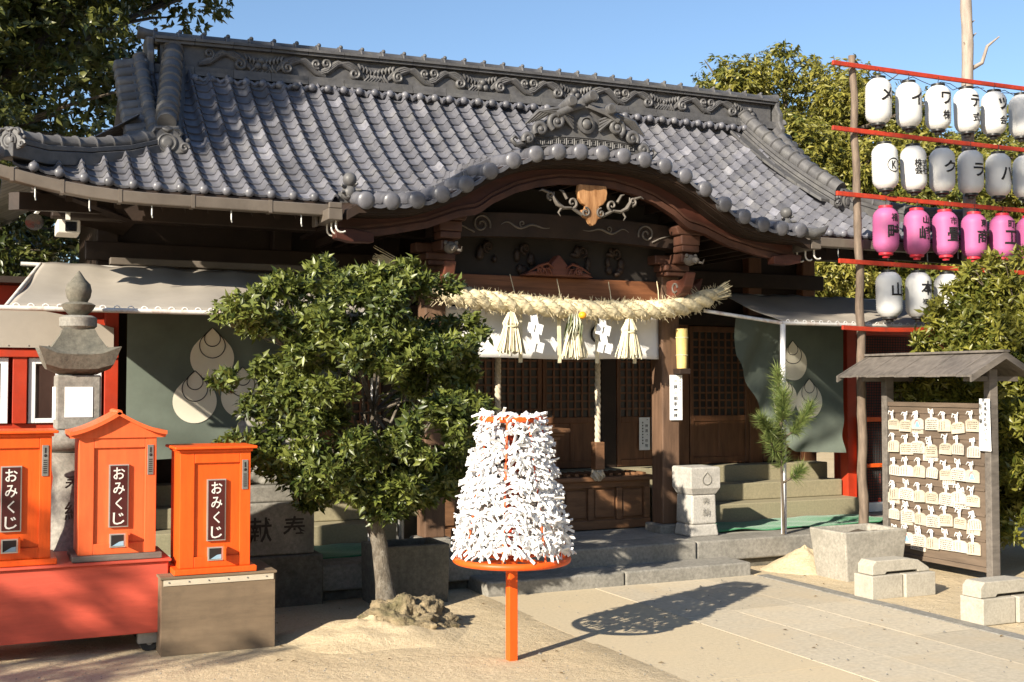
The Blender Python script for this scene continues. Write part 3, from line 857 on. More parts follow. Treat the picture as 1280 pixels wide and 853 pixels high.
# carved relief band: rolling waves, crests with foam, and jewels
x = RX0 + .33; k = 0
fy = RY-.095
while x < RX1-.55:
    mb = MB(); z = rz(x)+.15; w = .62; s = 1 if k % 2 == 0 else -1
    cx_ = x + w/2
    X = lambda q: cx_ + s*(q-w/2)
    for j in range(3):
        o = .020*j
        mb.tube([(X(.0),fy,z+.02+o*.4),(X(.10),fy,z+.05+o),(X(.20),fy,z+.135+o*.7),(X(.30),fy,z+.165-o),(X(.40),fy,z+.12-o),(X(.46),fy,z+.05-o*.5)], [.012,.022,.026,.026,.022,.010], 6, r=.4+.2*j)
    mb.tube(spiral(X(.36), z+.065, .055, 1.5, R(90), -s, y=fy-.015), .019, 6)
    mb.tube(spiral(X(.09), z+.13, .045, 1.4, R(-60), s, y=fy-.01), .017, 6)
    for j in range(6):
        q = .40+.035*j
        mb.tube([(X(q),fy,z+.17-.012*j),(X(q+.02),fy-.012,z+.135-.010*j),(X(q+.015),fy-.005,z+.10-.008*j)], [.013,.016,.006], 6, r=random.random())
    for j in range(5):
        mb.tube([(X(.46+.03*j),fy,z+.01),(X(.50+.03*j),fy-.01,z+.05),(X(.50+.035*j),fy,z+.09-.008*j)], [.014,.014,.005], 6, r=random.random())
    if k % 3 == 1:
        for (a, b) in ((-.03,.05),(.03,.05),(0,.10)): mb.sphere((X(.6)+a, fy-.02, z+b), (.033,.03,.033), 10, 8)
    mb.build('wave_carving', M['tile_dark'], ridge, smooth=60)
    x += w*.86; k += 1
# ridge end ornaments (upright shield tile with curled top)
for sgn, xe in ((-1, RX0-.09), (1, RX1+.06)):
    mb = MB()
    out = [(-.20,-.02),(-.24,.10),(-.19,.18),(-.20,.27),(-.14,.36),(-.15,.42),(0,.46),(.15,.42),(.14,.36),(.20,.27),(.19,.18),(.24,.10),(.20,-.02)]
    mb.prism([(xe-.03, RY+a, rz(xe)+b-.05) for a, b in out], (.06,0,0))
    o = mb.build('ridge_end_tile', M['tile_dark'], S, bevel=.015)
    c = MB()
    c.sphere((xe+sgn*.05, RY, rz(xe)+.15), (.05,.10,.10), 12, 8)
    for q in (-1,1): c.tube([(xe+sgn*.04, RY+q*(.17+.04*math.cos(t*.6)), rz(xe)+.10+.05*math.sin(t*.6)) for t in range(10)], .022, 6)
    c.build('ridge_end_boss', M['tile_dark'], o, smooth=50); c = MB()
    c.tube([(xe-sgn*.1,RY,rz(xe)+.42),(xe+sgn*.02,RY,rz(xe)+.43),(xe+sgn*.09,RY,rz(xe)+.44)], [.045,.05,.055], 12)
    c.build('ridge_end_horn', M['tile_dark'], o, smooth=50)

def capped_ridge(name, pts, capr, layers, h, step, par=None):
    """layered flat tiles with separate barrel caps along a polyline"""
    P = [Vector(p) for p in pts]
    mb = MB()
    for i in range(layers):
        z0 = -.06 if i == 0 else h*i/layers
        mb.sweep(P, capr*2.9-.018*i, z0, h*(i+1)/layers-.006, r=.3+.2*(i%2))
    o = mb.build(name, M['tile_dark'], S, bevel=.004, seg=1)
    L_ = [0]
    for a, b in zip(P, P[1:]): L_.append(L_[-1]+(b-a).length)
    def at(t):
        for i in range(len(P)-1):
            if t <= L_[i+1] or i == len(P)-2: return P[i].lerp(P[i+1], (t-L_[i])/(L_[i+1]-L_[i]))
    t = 0
    while t < L_[-1]-.03:
        a, b = at(t), at(min(t+step, L_[-1])); up = Vector((0,0,h+capr*.3))
        m2 = MB(); d = b-a
        m2.tube([a+up-d*.08, a+up+d*.02, a+up+d*.10, b+up], [capr*1.16, capr*1.20, capr, capr*.95], 14, r=random.uniform(.2,.8))
        m2.build('barrel_cap', M['tile_dark'], o, smooth=40); t += step
    return o
def curve_pts(x0, y0, x1, y1, n=10, dz=0.0): 
    return [(x0+(x1-x0)*i/n, y0+(y1-y0)*i/n, main_z(4.54+9, y0+(y1-y0)*i/n)-sori(13.5, y0+(y1-y0)*i/n)+dz) for i in range(n+1)]
capped_ridge('descending_ridge', curve_pts(1.53, 10.42, 1.33, 9.34), .078, 3, .15, .145)
capped_ridge('descending_ridge', curve_pts(7.62, 10.42, 7.93, 9.22), .078, 3, .15, .145)
# a row of flat tiles along the inside of each descending ridge
for (x0, x1, y1) in ((7.43, 7.74, 9.22),):
    p = curve_pts(x0, 10.36, x1, y1, 8, .03)
    for a, b in zip(p, p[1:]):
        MB().sweep([a, Vector(a).lerp(Vector(b), .97)], .15, 0, .035, r=random.random()).build('verge_course_tile', M['tile_dark'], roof, bevel=.004, seg=1)
# gable verge: stacked short barrels pointing outwards
for sgn, xv in ((-1, 1.13), (1, 8.14)):
    y = 9.36
    while y < 10.42:
        z = main_z(13.5, y)-sori(13.5, y)
        mb = MB(); mb.tube([(xv+sgn*.10,y,z-.03),(xv+sgn*.085,y,z-.03),(xv+sgn*.07,y,z-.025),(xv-sgn*.16,y,z+.03)], [.03,.055,.062,.056], 12, r=random.random())
        mb.build('verge_barrel', M['tile_dark'], roof, smooth=40)
        mb = MB(); mb.sweep([(xv+sgn*.06,y+.045,z-.05),(xv-sgn*.14,y+.045,z+.0)], .08, 0, .02, side=(0,1,0)); mb.build('verge_pan', M['tile_dark'], roof)
        y += .105
    p = [(xv-sgn*.12, yy, main_z(13.5,yy)-sori(13.5,yy)+.03) for yy in (10.4,10.1,9.8,9.5,9.36)]
    capped_ridge('verge_ridge', p, .055, 1, .03, .14)
# corner hip ridges with upswept ends
cl = [(1.28,9.36,3.44),(1.0,9.2,3.33),(0.7,9.0,3.25),(0.4,8.78,3.20),(0.16,8.62,3.21)]
cr = [(7.95,9.24,3.42),(8.25,9.08,3.31),(8.6,8.88,3.24),(8.9,8.72,3.20),(9.13,8.60,3.21)]
capped_ridge('corner_ridge', cl, .055, 2, .085, .16)
capped_ridge('corner_ridge', cr, .055, 2, .085, .16)
def demon_tile(c, s, face, name='ridge_face_tile'):
    """round-faced end tile with scroll wings; face = outward unit vector in XY"""
    f = Vector(face).normalized(); t = Vector((-f.y, f.x, 0)); c = Vector(c)
    W = lambda a, b, d=0: c + t*(a*s) + Vector((0,0,b*s)) + f*(d*s)
    mb = MB()
    out = [(-1.2,-.55),(-1.5,-.2),(-1.2,.05),(-1.0,.35),(-.75,.8),(-.3,1.15),(0,1.25),(.3,1.15),(.75,.8),(1.0,.35),(1.2,.05),(1.5,-.2),(1.2,-.55),(.5,-.75),(-.5,-.75)]
    mb.prism([W(a,b) for a,b in out], f*(.28*s))
    o = mb.build(name, M['tile_dark'], S, bevel=.012)
    q = MB()
    rot = Vector((0,0,1)).rotation_difference(f).to_matrix().to_4x4()
    q.lathe([(.66*s,0),(.66*s,.10*s),(.56*s,.16*s),(.50*s,.10*s),(.40*s,.10*s),(.34*s,.17*s),(.2*s,.2*s)], W(0,.05,.28), 20, M=rot)
    q.build('round_boss', M['tile_dark'], o, smooth=40)
    q = MB()
    for g_ in (-1,1):
        q.tube([W(g_*(1.15+.32*(1-k/16)*math.cos(k*.62)), -.25+.32*(1-k/16)*math.sin(k*.62), .3) for k in range(15)], [.13*s]*14+[.08*s], 6)
        q.tube([W(g_*.35,1.05,.2), W(g_*.75,1.0,.3), W(g_*.95,.72,.32), W(g_*.8,.5,.3)], [.08*s,.15*s,.14*s,.06*s], 6)
        q.sphere(W(g_*1.35,.30,.25), (.16*s,.16*s,.16*s), 8, 6)
    q.tube([W(-.3,1.0,.25), W(0,.85,.42), W(.3,1.0,.25)], [.1*s,.15*s,.1*s], 6)
    q.build('scroll_wing', M['tile_dark'], o, smooth=60)
    return o
demon_tile((1.33, 9.30, 3.47), .115, (-.15,-1,0))
demon_tile((7.94, 9.18, 3.43), .115, (.25,-1,0))
demon_tile((0.20, 8.62, 3.26), .085, (-.62,-.78,0))
demon_tile((9.12, 8.60, 3.26), .085, (.62,-.78,0))
for (x, sgn) in ((0.10,-1),(9.2,1)):
    mb = MB(); mb.tube([(x-sgn*.02,8.60,3.17),(x+sgn*.02,8.565,3.17),(x+sgn*.05,8.53,3.17),(x+sgn*.055,8.525,3.17)], [.055,.06,.06,.04], 14)
    mb.build('corner_roundel', M['tile'], roof, smooth=40)
# porch ridge running back from the big gable ornament
capped_ridge('porch_ridge', [(4.57,8.60,3.54),(4.57,8.9,3.58),(4.57,9.5,3.66)], .06, 2, .08, .16)

# the big carved gable ornament over the porch
ox, oy, oz = 4.57, 8.44, 3.547
def arc(d): return kz(abs(ox+d-KX)) - 3.496
mb = MB()
out = [(-.50,.0),(-.60,.06),(-.55,.11),(-.42,.20),(-.30,.27),(-.14,.33),(0,.36),(.14,.33),(.30,.27),(.42,.20),(.55,.11),(.60,.06),(.50,.0)]
out2 = [(a, b+arc(a)*.9) for a, b in out] + [(.25, arc(.25)-.0), (0, 0), (-.25, arc(-.25)-.0)]
mb.prism([(ox+a, oy, oz+b) for a, b in out2], (0,.10,0))
orn = mb.build('gable_ornament', M['tile_dark'], S, bevel=.01)
kp = MB()
for i in range(13):     # key-fret border: little square spirals
    cx_ = ox-.44+.073*i; z = oz+.055+arc(cx_-ox)*.9
    p = [(-.028,-.026),(-.028,.026),(.026,.026),(.026,-.016),(-.012,-.016),(-.012,.010),(.010,.010)]
    kp.tube([(cx_+a, oy-.004, z+b) for a, b in p], .0065, 4)
for off in (-.040,.040):
    kp.tube([(ox-.48+.04*i, oy-.004, oz+.055+off+arc(-.48+.04*i)*.9) for i in range(25)], .007, 4)
kp.build('fret_border', M['tile_dark'], orn)
wv = MB()
for s in (-1,1):
    for (cx_, cz_, r0, tn, a0) in ((.28,.20,.075,1.6,-60),(.43,.13,.06,1.5,-40),(.54,.05,.045,1.4,-30)):
        wv.tube(spiral(ox+s*cx_, oz+cz_+arc(cx_)*.5, r0, tn, R(a0 if s > 0 else 180-a0), s, y=oy-.035), [.024]*10+[.02]*13, 7)
        wv.sphere((ox+s*cx_, oy-.03, oz+cz_+arc(cx_)*.5), (.028,.035,.028), 8, 6)
    for j in range(4):
        wv.tube([(ox+s*.12, oy-.02, oz+.16+.03*j),(ox+s*(.22+.02*j), oy-.04, oz+.25+.018*j),(ox+s*(.36+.03*j), oy-.03, oz+.27+.0*j+arc(.3)),(ox+s*(.47+.03*j), oy-.02, oz+.20-.01*j+arc(.4))], [.012,.022,.022,.008], 6)
    wv.tube([(ox+s*.56,oy-.01,oz+.03+arc(.55)),(ox+s*.64,oy-.01,oz+.02+arc(.6)),(ox+s*.68,oy-.01,oz+.06+arc(.6)),(ox+s*.65,oy-.01,oz+.09+arc(.6)),(ox+s*.62,oy-.01,oz+.07+arc(.6))], [.02,.022,.02,.016,.01], 6)
    wv.tube([(ox+s*.02,oy-.02,oz+.36),(ox+s*.16,oy-.05,oz+.32),(ox+s*.29,oy-.05,oz+.26)], [.02,.032,.03], 6)
wv.lathe([(.075,0),(.08,.03),(.055,.04),(.05,.02),(.03,.05)], (ox, oy, oz+.205), 16, M=Matrix.Rotation(R(90),4,'X'))
wv.build('wave_scroll', M['tile_dark'], orn, smooth=60)
hn = MB()
for (a, b, rr) in ((-.17,.36,.045),(.02,.42,.045),(.20,.33,.045)):
    hn.tube([(ox+a, oy+.22, oz+b-.04),(ox+a, oy+.0, oz+b),(ox+a, oy-.10, oz+b+.01),(ox+a,oy-.115,oz+b+.01)], [rr*.9,rr,rr*1.06,rr*.8], 14)
hn.tube([(ox-.15,oy+.05,oz+.34),(ox-.05,oy+.04,oz+.30),(ox+.05,oy+.04,oz+.36)], .033, 8)
hn.tube([(ox+.05,oy+.05,oz+.37),(ox+.12,oy+.04,oz+.29),(ox+.2,oy+.04,oz+.29)], .03, 8)
hn.build('horn_barrel', M['tile_dark'], orn, smooth=45)
# small guardian knobs on the porch edges
for sgn in (-1,1):
    x = KX + sgn*2.07; y = KY+.27; z = roof_z(KX+sgn*2.03, y)+.03
    mb = MB(); mb.sphere((x,y,z+.03), (.06,.07,.06), 10, 8); mb.sphere((x,y-.02,z+.13), (.055,.055,.055), 12, 8)
    for k in range(7):
        a = k*.9; mb.tube([(x+.05*math.cos(a),y-.03,z+.05+.05*math.sin(a)),(x+.085*math.cos(a),y-.06,z+.05+.06*math.sin(a))], [.018,.008], 6)
    mb.tube([(x,y+.05,z-.02),(x,y+.2,z+.0)], [.06,.07], 10)
    mb.build('porch_corner_ornament', M['tile_dark'], S, smooth=60)
    if sgn < 0: continue
    xe = KX + sgn*2.18
    mb = MB(); mb.tube([(xe-sgn*.12,KY+.05,2.975),(xe,KY+.02,2.955),(xe+sgn*.10,KY+.0,2.98),(xe+sgn*.16,KY-.0,3.03)], [.05,.05,.035,.008], 8)
    mb.build('porch_tip_tile', M['tile_dark'], S, smooth=60)

# gutters
def gut(xs_):
    mb = MB()
    pts = [(x, 8.545, main_z(x,8.6)-.045) for x in xs_]
    mb.sweep(pts, .10, -.085, .0, side=(0,1,0))
    o = mb.build('gutter', M['gutter'], S, bevel=.008)
    for x in xs_[1:-1:2]:
        MB().sweep([(x-.012,8.545,main_z(x,8.6)-.045),(x+.012,8.545,main_z(x,8.6)-.045)], .108, -.09, .004, side=(0,1,0)).build('gutter_joint', M['gutter'], o)
    for x in xs_[2:-1:2]:
        MB().tube([(x,8.53,main_z(x,8.6)-.12),(x,8.53,main_z(x,8.6)-.20),(x+.005,8.53,main_z(x,8.6)-.22)], .006, 5).build('gutter_hook', M['steel'], o)
gut([0.06,0.2,0.35,0.52,0.7,0.9,1.12,1.4,1.68,1.96,2.2,2.42])
gut([6.86,7.0,7.3,7.6,7.9,8.2,8.4,8.6,8.8,9.0,9.2])
for sgn in (-1, 1):
    xg = KX + sgn*2.24
    mb = MB(); mb.box(xg-.055, xg+.055, 8.34, 8.72, 2.82, 2.905); mb.box(xg-.05, xg+.05, 8.335, 8.37, 2.906, 2.95)
    mb.box(xg-.085, xg-.06, 8.6, 8.7, 2.80, 2.9)
    h = mb.build('side_gutter', M['gutter'], S, bevel=.006)
    for k in range(3):
        y = 8.40+.12*k
        mb = MB(); mb.tube([(xg+.02,y,2.82),(xg+.02,y,2.78)] + [(xg+.02+.045-.045*math.cos(t*.45),y,2.78-.045*math.sin(t*.45)) for t in range(1,6)], .008, 6)
        mb.build('gutter_bracket', M['fixture'], h, smooth=60)

# ------------------------------------------------------------------ awnings, curtains
def awning(name, label, fab, pipes, poles):
    fx = MB(); nu, nv = 90, 14
    bl, br_, fl, fr = [Vector(p) for p in fab]
    def f(u, v):
        p = bl.lerp(br_, u).lerp(fl.lerp(fr, u), v)
        return p + Vector((0,0, -0.035*math.sin(math.pi*v)*(0.6+0.4*math.sin(u*9)) + .007*math.sin(u*23+v*4)+.004*math.sin(u*57-v*3)*(1-v)+.006*math.sin(v*9+u*4)))
    fx.grid(f, nu, nv)
    t = thing(name, label, 'awning', (fl.lerp(fr,.5).x, fl.y, 0))
    o = fx.build('fabric', M['awning'], t, smooth=60)
    sm = o.modifiers.new('thick', 'SOLIDIFY'); sm.thickness = .004
    for p in pipes: MB().tube(p, .017, 8).build('frame_pipe', M['white_pipe'], t, smooth=60)
    for p in poles: MB().tube(p, .026, 10).build('support_pole', M['pole_white'], t, smooth=60)
    lc = MB()                                    # cord lacing the cloth to the front pipe
    for i in range(28):
        q = fl.lerp(fr, (i+.5)/28); lc.ring((q.x, q.y, q.z-.004), .021, .0035, 10, 4, axis='y')
    k = lc.build('lacing', M['string'], t); tag(k, kind='stuff')
    return t
awning('fabric_awning', 'wide beige fabric awning on rusty white pipes left of the porch',
       [(0.46,9.62,2.53),(3.0,9.62,2.52),(0.19,8.3,2.115),(2.72,8.3,2.115)],
       [[(0.1,8.3,2.10),(2.74,8.3,2.10)],[(0.3,9.64,2.52),(3.0,9.64,2.51)],[(0.17,8.3,2.10),(0.44,9.62,2.52)],[(2.73,8.3,2.10),(3.0,9.62,2.51)]],
       [[(2.72,8.42,0.25),(2.72,8.33,2.08)]])
awning('fabric_awning', 'narrow beige fabric awning held up by a white pole beside the pine',
       [(6.72,9.62,2.50),(9.3,9.62,2.50),(6.64,8.5,2.165),(9.3,8.5,2.165)],
       [[(6.62,8.5,2.15),(9.3,8.5,2.15)],[(6.7,9.64,2.49),(9.3,9.64,2.49)],[(6.62,8.5,2.15),(6.05,8.9,2.27)],[(9.25,8.5,2.15),(9.25,9.62,2.49)]],
       [[(6.60,8.47,0.02),(6.63,8.50,2.14)]])

def drop_outline(n=40):
    pts = []
    for i in range(n):
        a = math.pi/2 + 2*math.pi*i/n
        x_, z_ = math.cos(a), math.sin(a)
        d = abs(((a-math.pi/2+math.pi) % (2*math.pi)) - math.pi)
        k = max(0.0, 1 - d/0.85)
        x_ *= (1-0.28*k); z_ += 0.42*k**1.3
        pts.append((x_, z_))
    return pts
DROP = drop_outline()
def curtain(name, label, x0, x1, zt, zb, ysurf, crest, flip):
    t = thing(name, label, 'curtain', ((x0+x1)/2, ysurf(x0, zt), zb(0.5)))
    mb = MB(); nu, nv = 70, 60
    def f(u, v):
        xx = x0+(x1-x0)*u; z_ = zt+(zb(u)-zt)*v
        return (xx, ysurf(xx, z_), z_)
    mb.grid(f, nu, nv)
    mb.build('cloth', M['green_cloth'], t, smooth=80)
    for (cx_, cz_, rr, clip) in crest:
        c = MB(); rings = 7
        vs = [(cx_, ysurf(cx_,cz_)-.005, cz_)]
        for k in range(1, rings+1):
            for (a, b) in DROP:
                xx, zz = cx_+a*rr*k/rings, cz_+b*rr*k/rings
                if clip is not None: xx = min(xx, clip) if not flip else max(xx, clip)
                vs.append((xx, ysurf(xx,zz)-.005, zz))
        n = len(DROP); fs = [(0, 1+i, 1+(i+1)%n) for i in range(n)]
        for k in range(rings-1):
            fs += [(1+k*n+i, 1+(k+1)*n+i, 1+(k+1)*n+(i+1)%n, 1+k*n+(i+1)%n) for i in range(n)]
        c.add(vs, fs); cr_ = c.build('drop_crest', M['crest'], t, smooth=80)
        for s_ in (.58, .36):
            l = MB(); pts = []
            cz2 = cz_ + rr*(1.42-1.42*s_)
            for (a, b) in DROP + DROP[:1]:
                xx, zz = cx_+a*rr*s_, cz2+b*rr*s_ - rr*.015
                if clip is not None: xx = min(xx, clip) if not flip else max(xx, clip)
                pts.append((xx, ysurf(xx,zz)-.007, zz))
            l.tube(pts, .0035, 4, caps=False); l.build('crest_line', M['ink'], cr_)
    return t
def ysL(x, z):
    g_ = max(0, min(1, (x-1.75)/0.8))
    return 9.15 + .012*math.sin(x*7+z*1.5) + .05*g_*math.sin((x-1.0)*16+(z-1.2)*11) + .03*(1-min(1,max(0,(z-1.0)/.5)))*math.sin(z*18+x*5)
def zbL(u):
    x = u
    return 1.02 + .05*u + max(0, (u-.55))**1.7*2.3
curtain('hanging_curtain', 'grey green curtain with cream triple drop crest left of the porch', 1.03, 2.8, 2.14, zbL, ysL,
        [(1.665,1.80,.168,None),(1.535,1.465,.168,None),(1.90,1.50,.165,2.02)], False)
def ysR(x, z):
    g_ = max(0, min(1, (7.75-x)/0.7))
    return 9.34 + .012*math.sin(x*7+z*1.5) + .028*g_*math.sin((x-1.0)*17-(z-1.2)*9) + .035*(1-min(1,max(0,(z-0.9)/.5)))*math.sin(z*17-x*6)
def zbR(u):
    v = 1-u
    return 0.90 + .05*v + max(0, (v-.45))**1.6*2.4
curtain('hanging_curtain', 'dark green curtain with drop crest behind the young pine', 6.72, 8.05, 2.25, zbR, ysR,
        [(7.40,1.80,.165,None),(7.60,1.42,.165,None),(7.28,1.44,.165,7.18)], True)

# ------------------------------------------------------------------ rope, tassels and hangings in the porch
def rope_center(t):
    # t 0..1 from the left broom end to the right tip
    tab = [(0,(2.93,2.555)),(0.10,(3.22,2.42)),(0.19,(3.46,2.335)),(0.38,(4.06,2.275)),(0.6,(4.86,2.235)),(0.8,(5.55,2.26)),(0.9,(5.92,2.32)),(1.0,(6.24,2.46))]
    for (a, p), (b, q) in zip(tab, tab[1:]):
        if t <= b:
            k = (t-a)/(b-a); k2 = k
            return Vector((p[0]+(q[0]-p[0])*k2, 8.86, p[1]+(q[1]-p[1])*k2))
    return Vector((6.24, 8.86, 2.46))
def rc_s(t):
    return sum((rope_center(min(1,max(0,t+d))) for d in (-.05,-.025,0,.025,.05)), Vector((0,0,0)))/5
sh_ = thing('straw_rope', 'thick twisted rice straw rope hung across the porch beam', 'rope', (4.6, 8.86, 2.15))
for k in range(3):
    mb = MB(); pts = []; rad = []
    for i in range(281):
        t = .155 + .845*i/280
        c = rc_s(t); env = min(1, (t-.12)/.10)*min(1, (1.04-t)/.10); env = max(.25, env)
        a = 2*math.pi*(t*8.5 + k/3)
        pts.append(c + Vector((0, math.cos(a), math.sin(a)))*(.041*env))
        rad.append(.049*env*(1+.10*math.sin(i*2.1+k)*random.random()))
    mb.tube(pts, rad, 9, r=.4+.15*k); mb.build('strand', M['straw'], sh_, smooth=70)
br = MB()
for i in range(90):      # loose broom at the left end and frayed right tip
    a, b = random.gauss(0,1), random.gauss(0,1)
    p0 = rc_s(.16)+Vector((random.uniform(-.02,.02), .02*a, .02*b)); p1 = Vector((2.86+.12*random.random(), 8.86+.045*a, 2.60+.045*b-.05*random.random()))
    br.tube([p0, p0.lerp(p1,.5)+Vector((0,.005*a,.02)), p1], [.006,.004,.002], 4, r=random.random())
for i in range(70):
    a, b = random.gauss(0,1), random.gauss(0,1)
    p0 = rc_s(.965)+Vector((0,.02*a,.02*b)); p1 = Vector((6.24+.06*random.random(), 8.86+.032*a, 2.47+.04*b))
    br.tube([p0, p1], [.007,.003], 4, r=random.random())
for i in range(1500):     # stray fibres
    t = random.uniform(.17,.97); c = rc_s(t); a = random.uniform(0,6.28)
    d = Vector((random.uniform(-.7,.7), math.cos(a), math.sin(a)))
    br.tube([c+d*.075, c+d*(.09+.03*random.random())+Vector((.02*random.gauss(0,1),0,.01*random.gauss(0,1)))], [.0032,.0014], 3, r=random.random())
tag(br.build('loose_straw', M['straw'], sh_), kind='stuff')
for i, t in enumerate((.22,.40,.52,.66,.80,.88)):      # thin ties up to the beam
    c = rc_s(t); MB().tube([c+Vector((0,.02,.07)), c+Vector((.01*(i-2),.06,.17)), c+Vector((.015*(i-2),.10,.26))], .004, 5).build('hanging_tie', M['straw'], sh_)

def tassel(x, zt, zb, label):
    t = thing('straw_tassel', label, 'tassel', (x, 8.80, zb), group='straw tassels hanging from the rope')
    mb = MB()
    for i in range(150):
        a = random.uniform(0, 6.28); q = math.sqrt(random.random())
        zt2 = zt - .02*random.random()
        m_ = zt-.36*(zt-zb)
        p = [(x+.028*q*math.cos(a), 8.80+.028*q*math.sin(a), zt2),(x+.072*q*math.cos(a), 8.80+.06*q*math.sin(a), zt-.06*1.6),(x+.064*q*math.cos(a), 8.80+.05*q*math.sin(a), m_),
             (x+.098*q*math.cos(a)+.004*random.gauss(0,1), 8.80+.065*q*math.sin(a), zb+.10),(x+.128*q*math.cos(a)+.006*random.gauss(0,1), 8.80+.075*q*math.sin(a), zb+.012*random.gauss(0,1))]
        mb.tube(p, [.004,.007,.006,.006,.005], 4, r=random.random())
    s_ = mb.build('straw_bundle', M['straw_pale'], t); tag(s_, kind='stuff')
    MB().ring((x,8.80,zt-.36*(zt-zb)), .055, .008, 18, 6).build('binding', M['straw'], t, smooth=60)
    MB().tube([(x,8.80,zt-.02),(x,8.82,zt+.05)], .005, 5).build('hanger', M['straw'], t)
tassel(4.06, 2.20, 1.865, 'straw tassel on the rope, leftmost of the three, beside the tree')
tassel(4.66, 2.16, 1.83, 'straw tassel behind the leafy orange decoration, middle of three')
tassel(5.20, 2.17, 1.84, 'straw tassel on the rope, rightmost of the three')

def shide(x, label):
    t = thing('paper_streamer', label, 'paper streamer', (x, 8.83, 1.86), group='white zigzag streamers on the rope')
    z = 2.20
    for j in range(2):
        mb = MB()
        for k in range(4):
            dx = (.022 if k % 2 == 0 else -.018)*(1 if j == 0 else -1)
            rot = Matrix.Rotation(R(random.uniform(-8,8)),3,'Z') @ Matrix.Rotation(R(14 if k%2 else -10),3,'Y')
            mb.cbox((x+dx+(.018 if j else -.018), 8.835-.012*k-.01*j, z-.05-.078*k-.01*j), (.062,.002,.088), rot)
        mb.build('folded_strip', M['paper'], t)
    MB().tube([(x,8.835,2.16),(x,8.85,2.24)], .003, 4).build('cord', M['string'], t)
shide(4.29, 'white zigzag paper streamer right of the leftmost straw tassel')
shide(4.95, 'white zigzag paper streamer left of the rightmost straw tassel')
for (x, l) in ((4.19,'thin flat straw strip hanging beside the leftmost tassel'),(4.56,'thin flat straw strip hanging left of the leafy decoration'),(4.93,'thin flat straw strip behind the right paper streamer'),(5.31,'thin flat straw strip right of the rightmost tassel')):
    mb = MB(); mb.grid(lambda u, v: (x-.018+.036*u, 8.90+.004*math.sin(v*6), 2.24-.46*v), 3, 12)
    o = mb.build('straw_strip', M['straw_pale']); tag(o, l, 'straw strip', 'flat straw strips on the rope')
    sm = o.modifiers.new('thick','SOLIDIFY'); sm.thickness = .004
# fern and orange decoration
t = thing('new_year_decoration', 'leafy green decoration with an orange fruit on the rope', 'decoration', (4.66, 8.74, 1.95))
mb = MB(); mb.sphere((4.70,8.735,2.185), (.036,.036,.032), 14, 10); mb.build('orange_fruit', M['mikan'], t, smooth=80)
for i in range(26):
    a = random.uniform(-1,1); mb = MB()
    p = Vector((4.63+.05*a, 8.745+.02*random.random(), 2.17+.05*random.random())); L_ = random.uniform(.10,.28)
    q = p + Vector((.04*a-.03, -.02, -L_)); s_ = Vector((.016,0,.006))
    mid = p.lerp(q,.5)+Vector((0,-.015,0))
    mb.add([p, mid+s_, q, mid-s_], [(0,1,2),(0,2,3)], random.random()); mb.build('fern_leaf', M['fern'], t)

# white cloth across the porch
mb = MB(); mb.grid(lambda u, v: (3.55+2.11*u, 9.045+.008*math.sin(u*20)+.01*math.sin(u*7+v*2), 2.25-.43*v+.006*math.sin(u*9)), 60, 8)
o = mb.build('porch_cloth', M['cloth_white'], smooth=80); tag(o, 'white cloth strip hung behind the straw rope', 'cloth')
sm = o.modifiers.new('thick','SOLIDIFY'); sm.thickness = .003

cq = o
for ex in (5.02,):
    mb = MB(); pts = [(ex+a*.075, 9.020, 2.04+b*.075) for a, b in DROP+DROP[:1]]
    mb.tube(pts, .011, 5, caps=False); e_ = mb.build('drop_emblem', M['ink']); e_.parent = cq
def bell_rope(x, y, z0, z1, label):
    t = thing('bell_rope', label, 'rope', (x, y, z0-.22), group='twisted bell ropes in the porch')
    for k in range(3):
        mb = MB(); pts = [(x+.014*math.cos(i*.55+k*2.094), y+.014*math.sin(i*.55+k*2.094), z1+(z0-z1)*i/90) for i in range(91)]
        mb.tube(pts, .0155, 7); mb.build('strand', M['rope'], t, smooth=70)
    MB().box(x-.048, x+.048, y-.048, y+.048, z0-.24, z0+.01).build('wooden_grip', M['box_wood'], t, bevel=.008)
    mb = MB(); mb.sphere((x,y,z0-.285), (.055,.055,.05), 12, 8)
    for k in range(6): mb.tube([(x+.05*math.cos(k),y+.05*math.sin(k),z0-.25),(x+.06*math.cos(k+.9),y+.06*math.sin(k+.9),z0-.30),(x+.02*math.cos(k+1.6),y+.02*math.sin(k+1.6),z0-.34)], .012, 6)
    mb.build('knot', M['rope'], t, smooth=60)
bell_rope(5.17, 9.32, 1.06, 2.4, 'pale twisted bell rope with wooden grip above the offering box')
bell_rope(4.17, 9.32, 1.30, 2.4, 'dim twisted bell rope behind the tree, left of the lit lattice')

# offering box
t = thing('offering_box', 'dark wooden offering box with raised panels below the bell rope', 'offering box', (4.7, 9.6, .26))
bx0, bx1, by0, by1, bz0, bz1 = 3.62, 5.78, 9.42, 9.80, .262, .70
MB().box(bx0+.02, bx1-.02, by0+.02, by1, bz0, bz1).build('body', M['box_wood'], t)
MB().box(bx0-.04, bx1+.05, by0-.06, by1+.02, bz1+.002, bz1+.045).build('lid_rim', M['box_wood'], t, bevel=.01)
MB().box(bx0, bx1, by0-.02, by0+.018, bz0, bz0+.08).build('plinth', M['box_wood'], t, bevel=.006)
MB().box(bx0, bx1, by0-.012, by0+.018, bz1-.06, bz1).build('top_rail', M['box_wood'], t, bevel=.006)
npn = 7
for i in range(npn+1):
    x = bx0+.03+(bx1-bx0-.06)*i/npn; MB().box(x-.03, x+.03, by0-.011, by0+.018, bz0+.082, bz1-.062).build('stile', M['box_wood'], t, bevel=.006)
